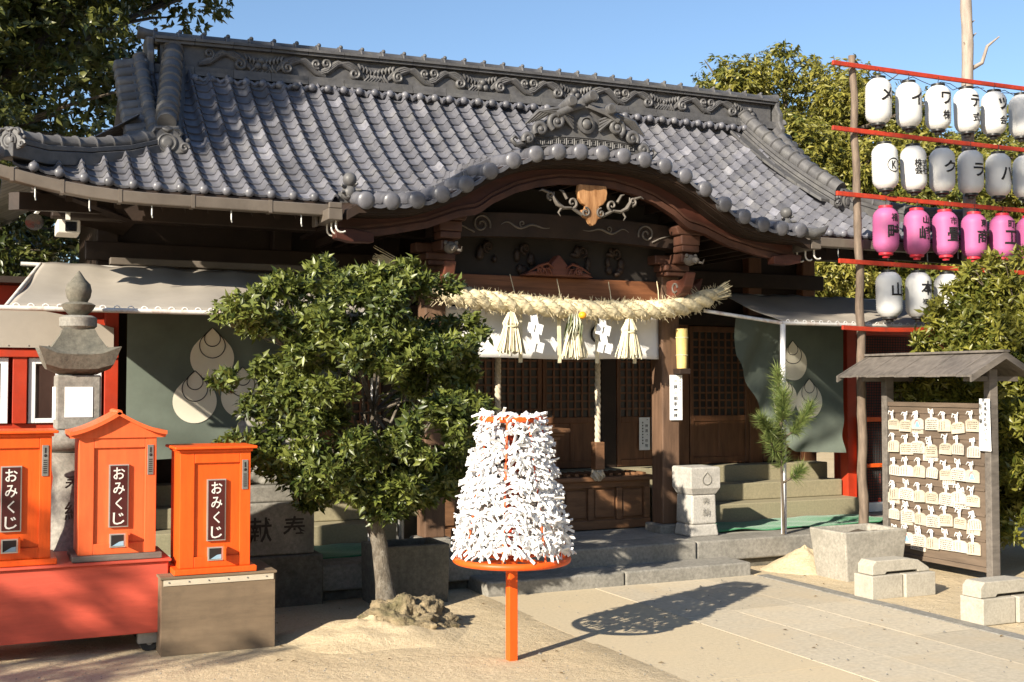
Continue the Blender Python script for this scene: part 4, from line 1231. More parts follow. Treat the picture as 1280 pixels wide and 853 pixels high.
for i in range(npn):
    xa = bx0+.03+(bx1-bx0-.06)*i/npn+.045; xb_ = bx0+.03+(bx1-bx0-.06)*(i+1)/npn-.045
    MB().box(xa, xb_, by0+.002, by0+.018, bz0+.10, bz1-.08).build('panel', M['box_wood'], t, bevel=.012, seg=1)
for i in range(24):
    x = bx0+.05+(bx1-bx0-.1)*i/23; MB().box(x-.018, x+.018, by0+.01, by1-.03, bz1+.047, bz1+.07).build('slat', M['box_wood'], t)
t = thing('wooden_pedestal', 'dark wooden pedestal with flared cap on the offering box', 'pedestal', (4.72, 9.66, .77))
MB().box(4.52,4.88,9.56,9.80,.775,1.08).build('body', M['box_wood'], t, bevel=.008)
mb = MB()
for (a, b, c) in ((0,1.082,1.12),(.03,1.122,1.15),(.07,1.152,1.19)): mb.box(4.50-a,4.90+a,9.54-a,9.80,b,c)
mb.build('flared_cap', M['box_wood'], t, bevel=.006)

# post signs and notices
t = thing('post_notice', 'white vertical paper notice pinned on the right porch post', 'notice', (5.79, 8.99, 1.25))
MB().box(5.735,5.865,8.982,8.990,1.27,1.68).build('sheet', M['paper'], t)
mb = MB()
for i, ch in enumerate('二拝二拍手一拝'): put_text(mb, text_fit(ch, .038, .034 if ch not in '二一' else .014, .01), (5.79, 8.979, 1.625-.052*i), (1,0,0), (0,0,1))
for i, ch in enumerate('参拝の作法'): put_text(mb, text_fit(ch, .016, .016), (5.84, 8.979, 1.65-.026*i), (1,0,0), (0,0,1))
mb.build('lettering', M['ink'], t)
t = thing('bamboo_tube', 'yellow bamboo tube fixed on the right porch post above the notice', 'bamboo tube', (5.84, 8.96, 1.72))
mb = MB(); mb.lathe([(.046,0),(.052,.18),(.056,.36),(.046,.362),(.044,.30)], (5.835,8.94,1.74), 16); mb.build('tube', M['bamboo'], t, smooth=50)
MB().ring((5.835,8.94,1.86), .053, .004, 16, 5).ring((5.835,8.94,2.02), .056, .004, 16, 5).build('binding', M['straw'], t)
MB().box(5.775,5.89,8.88,8.995,1.69,1.738).build('holder', M['wood_dark'], t, bevel=.004)
for k, (x, txt, l) in enumerate(((6.16,'御神酒御供物','white paper notice on the door, left of the pair'),(6.31,'家内安全祈願','white paper notice on the door, right of the pair'))):
    t = thing('door_notice', l, 'notice', (x, 10.11, .92), group='pair of paper notices on the door')
    MB().box(x-.062,x+.062,10.128,10.134,.93,1.26).build('sheet', M['paper'], t)
    mb = MB()
    for i, ch in enumerate(txt): put_text(mb, text_fit(ch, .032,.032,.01), (x+.02,10.125,1.225-.05*i), (1,0,0), (0,0,1))
    for i in range(8): mb.box(x-.03,x-.018,10.124,10.126,1.20-.03*i,1.215-.03*i)
    mb.build('lettering', M['ink'], t)
# white sheet glimpsed behind the tree
t = tag(MB().box(3.62,3.80,10.10,10.106,1.20,1.52).build('door_notice', M['paper']), 'white sheet on the lattice glimpsed right of the tree', 'notice')

# wall lamp and camera housings under the left eave
t = thing('security_camera', 'cream boxy camera housing under the left roof corner', 'camera', (0.62, 9.2, 2.72))
MB().box(.52,.68,9.02,9.3,2.70,2.80).build('housing', M['fixture'], t, bevel=.01)
MB().box(.575,.655,9.012,9.019,2.715,2.785).build('lens_window', M['lens'], t)
MB().box(.585,.615,9.1,9.14,2.80,2.93).build('bracket', M['fixture'], t)
t = thing('floodlight', 'small round floodlight hanging at the left roof corner', 'floodlight', (.38, 9.0, 2.75))
mb = MB(); mb.lathe([(.02,0),(.035,.02),(.06,.10),(.062,.115),(.05,.116)], (.36,8.92,2.79), 16, M=Matrix.Rotation(R(115),4,'X')); mb.build('reflector', M['lens'], t, smooth=50)
mb = MB(); mb.tube([(.36,8.95,2.80),(.40,9.0,2.86),(.48,9.1,2.88)], .014, 6); mb.build('arm', M['fixture'], t)

# ------------------------------------------------------------------ green mats
for (xa, xb_, l) in ((1.2,3.35,'green mat laid before the steps on the left side'),(5.92,8.2,'green mat laid before the steps right of the stone pillar')):
    mb = MB(); mb.grid(lambda u, v: (xa+(xb_-xa)*u+.03*math.sin(v*5+u*9), 8.74+.62*v+.02*math.sin(u*11), .268+.010*math.sin(u*17+v*5)*math.sin(v*6+u*3)+.02*max(0,math.sin(u*8+v*2))**6), 50, 16)
    o = mb.build('floor_mat', M['carpet'], smooth=60); tag(o, l, 'mat')
    sm = o.modifiers.new('thick','SOLIDIFY'); sm.thickness = .008

# ------------------------------------------------------------------ stone things
# pillar with drop emblem
t = thing('stone_pillar', 'squat pale stone pillar with carved drop beside the porch post', 'stone pillar', (5.86, 8.76, .26))
mb = MB()
for (w0, z0, w1, z1) in ((.29,.255,.262,.36),(.262,.362,.25,.62),):
    mb.add([(5.86+a*w0/2, 8.76+b*w0/2, z0) for a,b in ((-1,-1),(1,-1),(1,1),(-1,1))]+[(5.86+a*w1/2, 8.76+b*w1/2, z1) for a,b in ((-1,-1),(1,-1),(1,1),(-1,1))], [(0,1,5,4),(1,2,6,5),(2,3,7,6),(3,0,4,7),(3,2,1,0),(4,5,6,7)])
mb.build('shaft', M['stone_pale'], t, bevel=.015)
mb = MB(); W_ = .155
mb.add([(5.86+a*q, 8.76+b*q, z) for (q, z) in ((.125,.622),(.145,.66),(W_,.68),(W_,.855),(.145,.865)) for a,b in ((-1,-1),(1,-1),(1,1),(-1,1))], [(i*4+k, i*4+(k+1)%4, i*4+4+(k+1)%4, i*4+4+k) for i in range(4) for k in range(4)]+[(3,2,1,0),(16,17,18,19)])
hd = mb.build('head', M['stone_pale'], t, bevel=.012, seg=3)
mb = MB(); mb.tube([(5.87+a*.045, 8.76-W_-.001, .755+b*.045) for a, b in DROP+DROP[:1]], .006, 6, caps=False); mb.build('drop_carving', M['stone'], hd)
mb = MB()
for i, ch in enumerate('奉納'): put_text(mb, text_fit(ch,.07,.07,.01), (5.87, 8.622-.003*i, .56-.09*i), (1,0,0), (0,0,1))
mb.build('lettering', M['stone'], t)

# stone lantern
lx, ly = .605, 8.10
LS = .941
t = thing('stone_lantern', 'tall grey stone lantern with flared cap behind the orange boxes', 'stone lantern', (lx, ly, 0))
def sqlathe(prof, n=4, rot=R(45)):
    m = MB(); m.lathe([(q*LS, 1.6+(z-1.6)*LS if z > .2 else z) for q, z in prof], (lx,ly,0), n, rot=rot); return m
sqlathe([(.36,-.05),(.36,.22),(.34,.24)]).build('base', M['stone'], t, bevel=.02)
sqlathe([(.30,.242),(.31,.34),(.26,.40)], 24).build('foot_ring', M['stone'], t, smooth=50)
sqlathe([(.27,.402),(.275,.46),(.25,.50),(.20,.62),(.165,.80),(.15,.95),(.165,1.06),(.20,1.13)], 24).build('shaft', M['stone'], t, smooth=50)
sqlathe([(.17,1.132),(.25,1.17),(.275,1.21),(.275,1.25),(.23,1.285)], 24).build('collar', M['stone'], t, smooth=50)
fb = sqlathe([(.205,1.287),(.205,1.66)]); fb = fb.build('fire_box', M['stone'], t, bevel=.012)
for (dx, dy) in ((0,-1),(1,0),(-1,0)):
    m = MB(); q = .1365
    if dx == 0: m.box(lx-.085,lx+.085,ly-q-.004,ly-q+.01,1.385,1.58)
    else: m.box(lx+dx*q-.01,lx+dx*q+.004*1,ly-.085,ly+.085,1.37,1.58)
    m.build('paper_window', M['paper'], fb)
mb = MB(); prof = [(.17,1.662),(.33,1.70),(.40,1.80),(.385,1.805),(.27,1.835),(.19,1.93),(.155,1.98)]
vs = []
for (q, z) in prof:      # square cap with lifted corners
    for k in range(24):
        a = 2*math.pi*k/24 + math.pi/4; c_, s_ = math.cos(a), math.sin(a); m_ = max(abs(c_),abs(s_))
        cr_ = (1/m_-1)/.4142
        d = q*.60/m_ * (1+ .10*cr_); lift = .055*cr_**2*max(0,(q-.22)/.18)
        vs.append((lx+d*c_*LS, ly+d*s_*LS, 1.6+(z+lift-1.6)*LS))
fs = [(i*24+k, i*24+(k+1)%24, (i+1)*24+(k+1)%24, (i+1)*24+k) for i in range(len(prof)-1) for k in range(24)]+[tuple(range(23,-1,-1)), tuple(range(24*6,24*7))]
mb.add(vs, fs); mb.build('cap', M['stone_dark'], t, smooth=40)
sqlathe([(.10,1.978),(.125,2.0),(.125,2.06),(.10,2.075)], 20).build('finial_base', M['stone'], t, smooth=40)
sqlathe([(.06,2.077),(.10,2.12),(.115,2.15),(.085,2.165),(.06,2.17),(.08,2.205),(.088,2.25),(.078,2.295),(.045,2.33),(.015,2.375),(.004,2.39)], 20).build('finial', M['stone_dark'], t, smooth=50)
mb = MB()
for i, ch in enumerate('奉納'): put_text(mb, text_fit(ch,.12,.12,.01), (lx-.02, ly-.165-.012*i, .96-.17*i), (1,0,0), (0,.10,1))
mb.build('lettering', M['stone_dark'], t)

# lion-dog pedestal and statue
t = thing('stone_pedestal', 'engraved two tier stone pedestal behind the orange box', 'pedestal', (2.0, 8.6, 0))
MB().box(1.68,2.33,8.32,8.95,-.05,.36).build('lower_tier', M['stone_dark'], t, bevel=.02, seg=3)
up_ = MB().box(1.72,2.27,8.36,8.90,.362,.74).build('upper_tier', M['stone'], t, bevel=.015, seg=3)
MB().box(1.76,2.21,8.40,8.86,.742,.86).build('plinth', M['stone'], t, bevel=.012)
mb = MB(); put_text(mb, text_fit('奉',.17,.18,.012), (2.12,8.357,.55), (1,0,0), (0,0,1)); put_text(mb, text_fit('献',.17,.18,.012), (1.87,8.357,.55), (1,0,0), (0,0,1))
mb.build('lettering', M['slot'], t)
st = MB()
for (c, d) in (((1.93,8.62,.99),(.20,.13,.15)),((1.90,8.62,1.17),(.12,.12,.20)),((1.86,8.61,1.36),(.12,.12,.13)),((1.80,8.60,1.32),(.09,.08,.07)),((1.80,8.56,1.02),(.05,.05,.16)),((1.80,8.68,1.02),(.05,.05,.16)),
               ((1.77,8.55,.89),(.08,.055,.045)),((1.77,8.69,.89),(.08,.055,.045)),((2.05,8.52,.94),(.12,.06,.09)),((2.05,8.72,.94),(.12,.06,.09)),((2.0,8.51,.885),(.11,.05,.04)),((2.13,8.62,1.10),(.07,.06,.16)),((2.16,8.62,1.24),(.06,.05,.08)),
               ((1.92,8.53,1.42),(.04,.03,.05)),((1.92,8.70,1.42),(.04,.03,.05)),((1.96,8.62,1.30),(.09,.10,.10))):
    st.sphere((c[0],c[1],.86+(c[2]-.86)*.8), (d[0],d[1],d[2]*.8), 16, 10)
o = st.build('lion_dog_statue', M['stone']); tag(o, 'weathered grey stone lion dog statue half hidden by the tree', 'statue')
rm = o.modifiers.new('remesh','REMESH'); rm.mode = 'VOXEL'; rm.voxel_size = .014; rm.use_smooth_shade = True
sm = o.modifiers.new('smooth','SMOOTH'); sm.iterations = 4

# planters
def planter(cx_, cy_, wt, wb, h, dd, label, m_):
    t = thing('concrete_planter', label, 'planter', (cx_, cy_, 0))
    mb = MB(); A = ((-1,-1),(1,-1),(1,1),(-1,1)); rows = ((wb,-.03),(wt,h),(wt-.11,h),(wt-.13,h-.10))
    asp = dd
    vs = [(cx_+a*w/2, cy_+b*(w*asp)/2, z) for (w, z) in rows for a,b in A]
    fs = [(i*4+k, i*4+(k+1)%4, i*4+4+(k+1)%4, i*4+4+k) for i in range(3) for k in range(4)]+[(3,2,1,0),(12,13,14,15)]
    mb.add(vs, fs); mb.build('tub', m_, t, bevel=.012)
    mb = MB(); w = wt-.125
    mb.grid(lambda u, v: (cx_+(u-.5)*w, cy_+(v-.5)*w*asp, h-.05+.012*math.sin(u*14)*math.sin(v*11)), 10, 10); mb.build('soil', M['bark_dark'], t, smooth=60)
    return t
planter(6.70, 7.62, .66, .56, .40, .68, 'pale tapered concrete planter beside the votive plaque rack', M['concrete'])
planter(2.90, 8.16, .56, .54, .43, .7, 'square dark concrete planter behind the tree trunk', M['stone_dark'])
o = MB().tube([(3.02,8.62,.25),(3.02,8.60,.95)], .03, 10).build('steel_post', M['steel'], smooth=60); tag(o, 'short grey steel post standing behind the dark planter', 'post')

# concrete kerb blocks right of the path
def block(x0, y0, lab, grp='pale concrete blocks right of the path', w=.30, h=.175, d=.20):
    mb = MB(); mb.box(x0, x0+w-.006, y0, y0+d, 0, h); o = mb.build('concrete_block', M['block'], bevel=.006); tag(o, lab, 'concrete block', grp)
def saddle(x0, x1, y0, y1, z, lab):
    mb = MB(); n = 12; w = x1-x0
    prof = [(0,0),(0,.07),(.06,.105),(.62,.105),(.80,.09),(.97,.035),(1,.02),(1,0),(.80,0),(.78,.018),(.25,.018),(.22,0)]
    mb.prism([(x0+a*w, y0, z+b) for a, b in prof], (0, y1-y0, 0)); o = mb.build('concrete_saddle', M['block'], bevel=.006); tag(o, lab, 'concrete block')
block(6.04, 6.72, 'pale concrete block, left of the pair near the planter'); block(6.345, 6.70, 'pale concrete block, right of the pair near the planter')
saddle(6.06, 6.62, 6.74, 6.90, .178, 'notched concrete capping stone on the blocks near the planter')
block(6.06, 5.70, 'pale concrete block at the right edge, left of its pair'); block(6.365, 5.68, 'pale concrete block at the right edge, right of its pair')
saddle(6.06, 6.68, 5.72, 5.88, .178, 'notched concrete capping stone at the right edge of the view')

# sand pile at the pine pole
def mound(name, label, cat, cx_, cy_, r_, h, m_, p=1.3, nz=.02, seed=1, top=None):
    rr = random.Random(seed); ph = [rr.uniform(0,6.28) for _ in range(6)]
    mb = MB()
    def f(u, v):
        a = 2*math.pi*u; q = v*1.12
        rad = r_*q*(1+.10*math.sin(2*a+ph[0])+.06*math.sin(5*a+ph[1]))
        z = h*max(0, 1-q**p) if q < 1 else -.02
        z += nz*math.sin(9*u*6.28/2+ph[2])*math.sin(v*17+ph[3])*(1-q if q < 1 else 0)
        return (cx_+rad*math.cos(a), cy_+rad*math.sin(a), z-.01)
    mb.grid(f, 48, 16); o = mb.build(name, m_, smooth=70); return tag(o, label, cat)
mound('sand_pile', 'conical pile of pale sand at the foot of the white pole', 'sand pile', 6.58, 8.16, .40, .20, M['sand'], 1.0, .01)
mound('sand_mound', 'low sand mound spreading round the tree rock', 'sand mound', 2.36, 7.16, .60, .12, M['sand'], 1.2, .02, 4)
# mossy rock at the foot of the tree
mb = MB(); rr = random.Random(9)
from mathutils import noise as mnoise
def rockf(u, v):
    a = 2*math.pi*u; b = math.pi*.5*v
    d = Vector((math.cos(a)*math.cos(b), math.sin(a)*math.cos(b), math.sin(b)))
    k = 1 + .30*mnoise.noise(d*2.3+Vector((3,1,2))) + .16*mnoise.noise(d*6) + .08*mnoise.noise(d*15)
    return (2.56+d.x*.33*k, 7.22+d.y*.26*k, .0+d.z*.20*k)
mb.grid(rockf, 90, 36); o = mb.build('mossy_rock', M['stone_dark'], smooth=60)
M['rock'] = mat('earthy rock', (0.21,0.165,0.10), 0.95, 0.45, 14, 0.9, 40, dist=.02, dirt=(0.06,0.065,0.02), dscale=5, dfac=0.9)
o.data.materials[0] = M['rock']; tag(o, 'rough mossy rock at the foot of the small tree', 'rock')

# ------------------------------------------------------------------ fortune boxes, cart, stand
t = thing('wheeled_cart', 'long salmon red painted cart carrying two orange boxes', 'cart', (0.1, 7.5, 0))
MB().box(-1.0,1.07,7.24,7.80,.115,.535).build('body', M['cart_red'], t, bevel=.006)
MB().box(-1.02,1.085,7.22,7.82,.537,.552).build('top_board', M['cart_red'], t, bevel=.004)
for (x, y) in ((.97,7.30),(.97,7.72),(-.9,7.30),(-.9,7.72)):
    mb = MB(); mb.lathe([(.025,-.016),(.055,-.016),(.06,-.008),(.06,.008),(.055,.016),(.025,.016)], (x,y,.055), 20, M=Matrix.Rotation(R(90),4,'X') @ Matrix.Rotation(0,4,'Z'))
    w = mb.build('wheel', M['rubber'], t, smooth=40)
    MB().tube([(x,y-.022,.055),(x,y+.022,.055)], .02, 10).build('hub', M['steel'], w)
    MB().box(x-.07,x+.05,y-.03,y-.02,.05,.113).box(x-.07,x+.05,y+.02,y+.03,.05,.113).build('caster_fork', M['steel'], t)
t = thing('wooden_stand', 'worn brown plywood box stand under the rightmost orange box', 'stand', (1.35, 7.3, 0))
MB().box(1.01,1.68,7.09,7.10,.0,.445).build('front_board', M['ply'], t)
MB().box(1.01,1.02,7.102,7.55,.0,.445).box(1.67,1.68,7.102,7.55,.0,.445).build('side_board', M['ply'], t)
MB().box(1.0,1.69,7.08,7.56,.447,.462).build('top_board', M['ply'], t, bevel=.003)
mb = MB(); mb.box(1.02,1.67,7.085,7.0895,.41,.445); mb.build('pale_batten', M['ema_b'], t)
nl = MB()
for i in range(6): nl.sphere((1.05+.115*i, 7.083, .43), (.005,.004,.005), 6, 4)
tag(nl.build('nail', M['steel'], t), kind='stuff')

def fortune_box(xc, y0, z0, w, h, dpt, label, roofed, m_):
    t = thing('fortune_box', label, 'fortune box', (xc, y0+dpt/2, z0), group='orange paper fortune boxes')
    x0, x1 = xc-w/2, xc+w/2
    hb = h - (.02 if not roofed else .0)
    MB().box(x0-.035, x1+.035, y0-.035, y0+dpt+.02, z0+.001, z0+.035).build('base_board', m_ if not roofed else M['wood_grey'], t, bevel=.005)
    # front built as a frame round a recessed door panel
    MB().box(x0, x1, y0+.014, y0+dpt, z0+.036, z0+h-.03).build('body', m_, t)
    fr = MB(); e = .085
    fr.box(x0, x0+e, y0, y0+.0135, z0+.036, z0+h-.03); fr.box(x1-e+.02, x1, y0, y0+.0135, z0+.036, z0+h-.03)
    fr.box(x0+e+.0005, x1-e+.0195, y0+.0005, y0+.0135, z0+h-.095, z0+h-.03); fr.box(x0+e+.0005, x1-e+.0195, y0+.0005, y0+.0135, z0+.036, z0+.10)
    fr.build('front_frame', m_, t, bevel=.003)
    if not roofed:
        c = MB(); c.box(x0-.012,x1+.012,y0-.012,y0+dpt+.012,z0+h-.03,z0+h-.012); c.box(x0-.035,x1+.035,y0-.035,y0+dpt+.03,z0+h-.011,z0+h+.006)
        c.build('lid', m_, t, bevel=.006)
    else:
        c = MB(); n = 16
        pr = lambda q: z0+h-.03 + .115*(1-abs(q))**1.5 + .012
        top = [(xc+q*(w/2+.055), pr(q)) for q in [-1+2*i/n for i in range(n+1)]]
        poly = top + [(x1+.05, z0+h-.035), (x0-.05, z0+h-.035)]
        c.prism([(a, y0-.01, b) for a, b in poly], (0, dpt+.03, 0)); c.build('gable_front', m_, t)
        c = MB()
        for (a, b), (a2, b2) in zip(top, top[1:]):
            P = [(a,y0-.05,b+.001),(a2,y0-.05,b2+.001),(a2,y0-.05,b2+.024),(a,y0-.05,b+.024)]
            c.add(P+[(p,y0+dpt+.04,r_) for p,q,r_ in P], [(0,1,2,3),(7,6,5,4),(0,4,5,1),(2,6,7,3),(0,3,7,4),(1,2,6,5)])
        c.tube([(xc,y0-.05,pr(0)+.02),(xc,y0+dpt+.04,pr(0)+.02)], .016, 8)
        c.build('curved_roof', m_, t)
    # sign plate
    pw, ph_ = .098, h*.47; pc = z0+h*.50; px = xc+.005
    MB().box(px-pw/2-.007, px+pw/2+.007, y0-.004, y0+.0139, pc-ph_/2-.007, pc+ph_/2+.007).build('plate_trim', M['silver'], t)
    pl = MB().box(px-pw/2, px+pw/2, y0-.008, y0-.0045, pc-ph_/2, pc+ph_/2).build('sign_plate', M['plate'], t)
    tx = MB()
    for i, ch in enumerate('おみくじ'): put_text(tx, text_fit(ch, .066 if ch != 'く' else .04, ph_*.2, .012), (px, y0-.0105, pc+ph_*(.375-.25*i)), (1,0,0), (0,0,1))
    tx.build('lettering', M['silver_text'], pl)
    # coin plate at the upper right and slot at the bottom
    cx_ = x1-.035
    cp = MB().box(cx_-.018, cx_+.018, y0-.006, y0-.0005, z0+h-.26, z0+h-.08).build('coin_plate', M['steel'], t, bevel=.002)
    cs = MB(); cs.box(cx_-.004,cx_+.004,y0-.0085,y0-.0065,z0+h-.125,z0+h-.095); cs.sphere((cx_,y0-.007,z0+h-.14),(.009,.004,.009),8,6)
    for i in range(7): cs.box(cx_-.010,cx_+.010,y0-.0082,y0-.0065,z0+h-.17-.012*i,z0+h-.165-.012*i)
    cs.build('coin_slot', M['ink'], cp)
    sx = px-.005
    MB().box(sx-.045, sx+.045, y0-.006, y0+.0138, z0+.075, z0+.155).build('slot_frame', M['silver'], t)
    MB().box(sx-.036, sx+.036, y0-.0085, y0-.0065, z0+.083, z0+.148).build('slot', M['slot'], t)
    MB().prism([(sx-.03,y0-.010,z0+.084),(sx+.035,y0-.010,z0+.084),(sx+.035,y0-.010,z0+.112),(sx+.01,y0-.010,z0+.108)], (0,.001,0)).build('slot_tray', M['slot_blue'], t)
    MB().box(sx+.046, sx+.056, y0-.05, y0-.001, z0+.08, z0+.165).build('slot_guard', m_, t)
fortune_box(1.325, 7.13, .463, .42, .755, .34, 'bright orange flat topped fortune box on the plywood stand', False, M['orange'])
fortune_box(.78, 7.29, .553, .44, .76, .34, 'shade-dulled orange fortune box with curved gable roof on the cart', True, M['orange_shaded'])
fortune_box(.19, 7.29, .553, .44, .77, .34, 'bright orange flat topped fortune box cut by the left edge', False, M['orange'])

# ------------------------------------------------------------------ fortune paper rack
t = thing('fortune_paper_rack', 'orange pole rack thickly covered with tied white fortune papers', 'paper rack', (2.84, 6.15, 0))
rx, ry = 2.84, 6.15
MB().box(rx-.027,rx+.027,ry-.027,ry+.027,-.03,.58).build('post', M['orange'], t, bevel=.004)
MB().box(rx-.022,rx+.022,ry-.022,ry+.022,.582,1.395).build('inner_post', M['vermilion'], t, bevel=.004)
MB().ring((rx,ry,.585), .325, .020, 56, 10).build('lower_hoop', M['orange'], t, smooth=60)
MB().ring((rx,ry,1.395), .165, .018, 40, 10).build('upper_hoop', M['orange'], t, smooth=60)
for z, q in ((.585,.325),(1.395,.165)):
    for k in range(4):
        a = k*math.pi/2+.4; MB().tube([(rx+.025*math.cos(a),ry+.025*math.sin(a),z),(rx+q*math.cos(a),ry+q*math.sin(a),z)], .012, 6).build('spoke', M['orange'], t)
for k in range(8):
    a = k*math.pi/4+.2; MB().tube([(rx+.325*math.cos(a),ry+.325*math.sin(a),.585),(rx+.165*math.cos(a),ry+.165*math.sin(a),1.395)], .006, 6).build('stay_rod', M['orange'], t)
rows_ = 12
for j in range(rows_):
    f = j/(rows_-1); MB().ring((rx,ry,.675+.70*f), .298-.150*f, .003, 40, 4).build('tie_wire', M['steel'], t)
def paper_strip(mb, a, z, q):
    """folded strip knotted on a wire: knot and two stiff tails"""
    n = Vector((math.cos(a), math.sin(a), 0)); tt = Vector((-math.sin(a), math.cos(a), 0)); up = Vector((0,0,1))
    c = Vector((rx,ry,z)) + n*(q+.006)
    w = random.uniform(.006,.0095)
    mb.cbox(c, (.020,.020,.024), Matrix.Rotation(random.uniform(0,3),3,(random.random(),random.random(),1)))
    for s_ in (-1,1):
        L_ = random.uniform(.045,.09)
        d = (tt*s_*random.uniform(.2,1.0) + up*random.uniform(-.9,.5) + n*random.uniform(.05,.8)).normalized()
        side = d.cross(n+Vector((random.gauss(0,.4),random.gauss(0,.4),random.gauss(0,.4)))).normalized()
        nn = d.cross(side).normalized()*.0022
        m1 = c+d*L_*.5+Vector((0,0,random.uniform(-.004,.008))); e = c+d*L_+Vector((0,0,-random.uniform(0,.012)))
        vs = []
        for p, ww in ((c,w*.7),(m1,w),(e,w)):
            vs += [p-side*ww-nn, p+side*ww-nn, p+side*ww+nn, p-side*ww+nn]
        fs = [(i*4+k, i*4+(k+1)%4, i*4+4+(k+1)%4, i*4+4+k) for i in range(2) for k in range(4)]+[(3,2,1,0),(8,9,10,11)]
        mb.add(vs, fs, random.random())
random.seed(21)
spots = []
for j in range(rows_):
    f = j/(rows_-1); q = .298-.150*f; z = .675+.725*f
    n = int(2*math.pi*q/.0175)
    for k in range(n):
        a = 2*math.pi*(k+random.random())/n
        # a thin gap up the front lets the inner post show
        va = math.atan2(-6.15,-2.84)
        da = (a-va+math.pi) % (2*math.pi) - math.pi
        if abs(da+.12) < .09 and random.random() < .45: continue
        if abs(da) > 1.75 and random.random() < .25: continue
        spots.append((abs(da), a, z+random.uniform(-.03,.03), q+random.uniform(-.012,.012)))
spots.sort()
rest = MB()
for i, (_, a, z, q) in enumerate(spots):
    if i < 300:
        mb = MB(); paper_strip(mb, a, z, q); mb.build('paper_strip', M['strip'], t)
    else: paper_strip(rest, a, z, q)
tag(rest.build('paper_strip_mass', M['strip'], t), kind='stuff')

# ------------------------------------------------------------------ lantern rack
t = thing('lantern_rack', 'tall rack of red bars on rough poles holding rows of lanterns', 'lantern rack', (7.43, 8.40, .25))
random.seed(31)
def rough_pole(pts, r0, r1, n=40):
    P = [Vector(p) for p in pts]; out = []; rad = []
    for i in range(n+1):
        q = i/n; k = q*(len(P)-1); j = min(int(k), len(P)-2)
        c = P[j].lerp(P[j+1], k-j)
        out.append(c + Vector((.006*math.sin(i*.9), .006*math.cos(i*1.3), 0))); rad.append((r0+(r1-r0)*q)*(1+.05*math.sin(i*2.7)+.03*random.random()))
    return out, rad
p, rd = rough_pole([(7.47,8.42,.24),(7.45,8.41,2.4),(7.38,8.40,4.66)], .046, .032)
MB().tube(p, rd, 10).build('pole', M['wood_post'], t, smooth=60)
p, rd = rough_pole([(8.93,8.50,.0),(8.92,8.50,3.0),(8.94,8.5,6.6)], .075, .05)
tp = MB().tube(p, rd, 12).build('stripped_trunk', M['bark_pale'], t, smooth=60)
for (z, a, L_, r_) in ((4.72,.3,.34,.02),(5.0,-.4,.10,.014),(4.9,2.6,.09,.014),(5.15,.2,.08,.012),(4.1,.5,.2,.014),(5.5,2.8,.1,.012)):
    q = Vector((8.935,8.5,z)); d = Vector((math.cos(a),-.3,0))
    MB().tube([q, q+d*L_*.45+Vector((0,0,L_*.25)), q+d*L_*.62+Vector((0,0,L_*.75)), q+d*L_+Vector((0,0,L_*1.05))], [r_*1.3,r_,r_*.8,r_*.35], 7).build('branch_stub', M['bark_pale'], tp, smooth=60)
for (z, x0, dz) in ((4.55,7.10,.05),(3.945,7.09,.02),(3.345,7.13,0),(2.725,7.15,-.01),(2.115,7.18,0)):
    x1 = 11.2 if z > 2.3 else 8.2
    mb = MB(); n = 12
    mb.sweep([(x0+(x1-x0)*i/n, 8.345, z+dz*i/n-.012*math.sin(math.pi*i/n)) for i in range(n+1)], .026, -.021, .021, side=(0,1,0))
    mb.build('bar', M['red_bar'], t, bevel=.004)
wi = MB()
for i in range(5): wi.tube([(8.5+.25*i, 8.36, 4.5),(8.6+.25*i,8.37,4.46+.05*(i%2)),(8.75+.25*i,8.36,4.52)], .004, 4)
wi.tube([(7.6+.12*i,8.36,4.50+.03*math.sin(i*1.9)) for i in range(22)], .004, 4)
tag(wi.build('wire', M['wire'], t), kind='stuff')

LR, LH = .117, .425
def lantern_prof():
    pr = []
    n = 40
    for i in range(n+1):
        q = i/n; z = -LH/2+LH*q
        e = abs(2*q-1)
        r_ = LR*(1-.50*max(0,(e-.55)/.45)**2.4)*(1+.020*math.cos(q*n*math.pi))*(1+.02*math.cos(math.pi*(q-.5)))
        pr.append((r_, z))
    return pr
LPROF = lantern_prof()
def lr_at(z): 
    return lerp_table([(z_, r_) for r_, z_ in LPROF], z)
body_w = MB().lathe(LPROF, n=28).mesh('lantern_body', M['lantern_w'], smooth=80)
body_p = MB().lathe(LPROF, n=28).mesh('lantern_body', M['lantern_p'], smooth=70)
def capm(m_):
    return (MB().lathe([(.060,0),(.066,.004),(.066,.026),(.055,.028)], (0,0,LH/2-.006), 20).mesh('top_cap', m_, 40),
            MB().lathe([(.03,-.05),(.034,-.045),(.034,-.028),(.060,-.024),(.066,-.020),(.066,.0)], (0,0,-LH/2+.006), 20).mesh('bottom_cap', m_, 40))
caps_b, caps_r = capm(M['cap_black']), capm(M['cap_red'])
hook_m = MB().tube([(0,0,LH/2+.015),(0,0,LH/2+.05),(.012,0,LH/2+.075),(0,0,LH/2+.095)], .004, 5).mesh('hook', M['wire'])
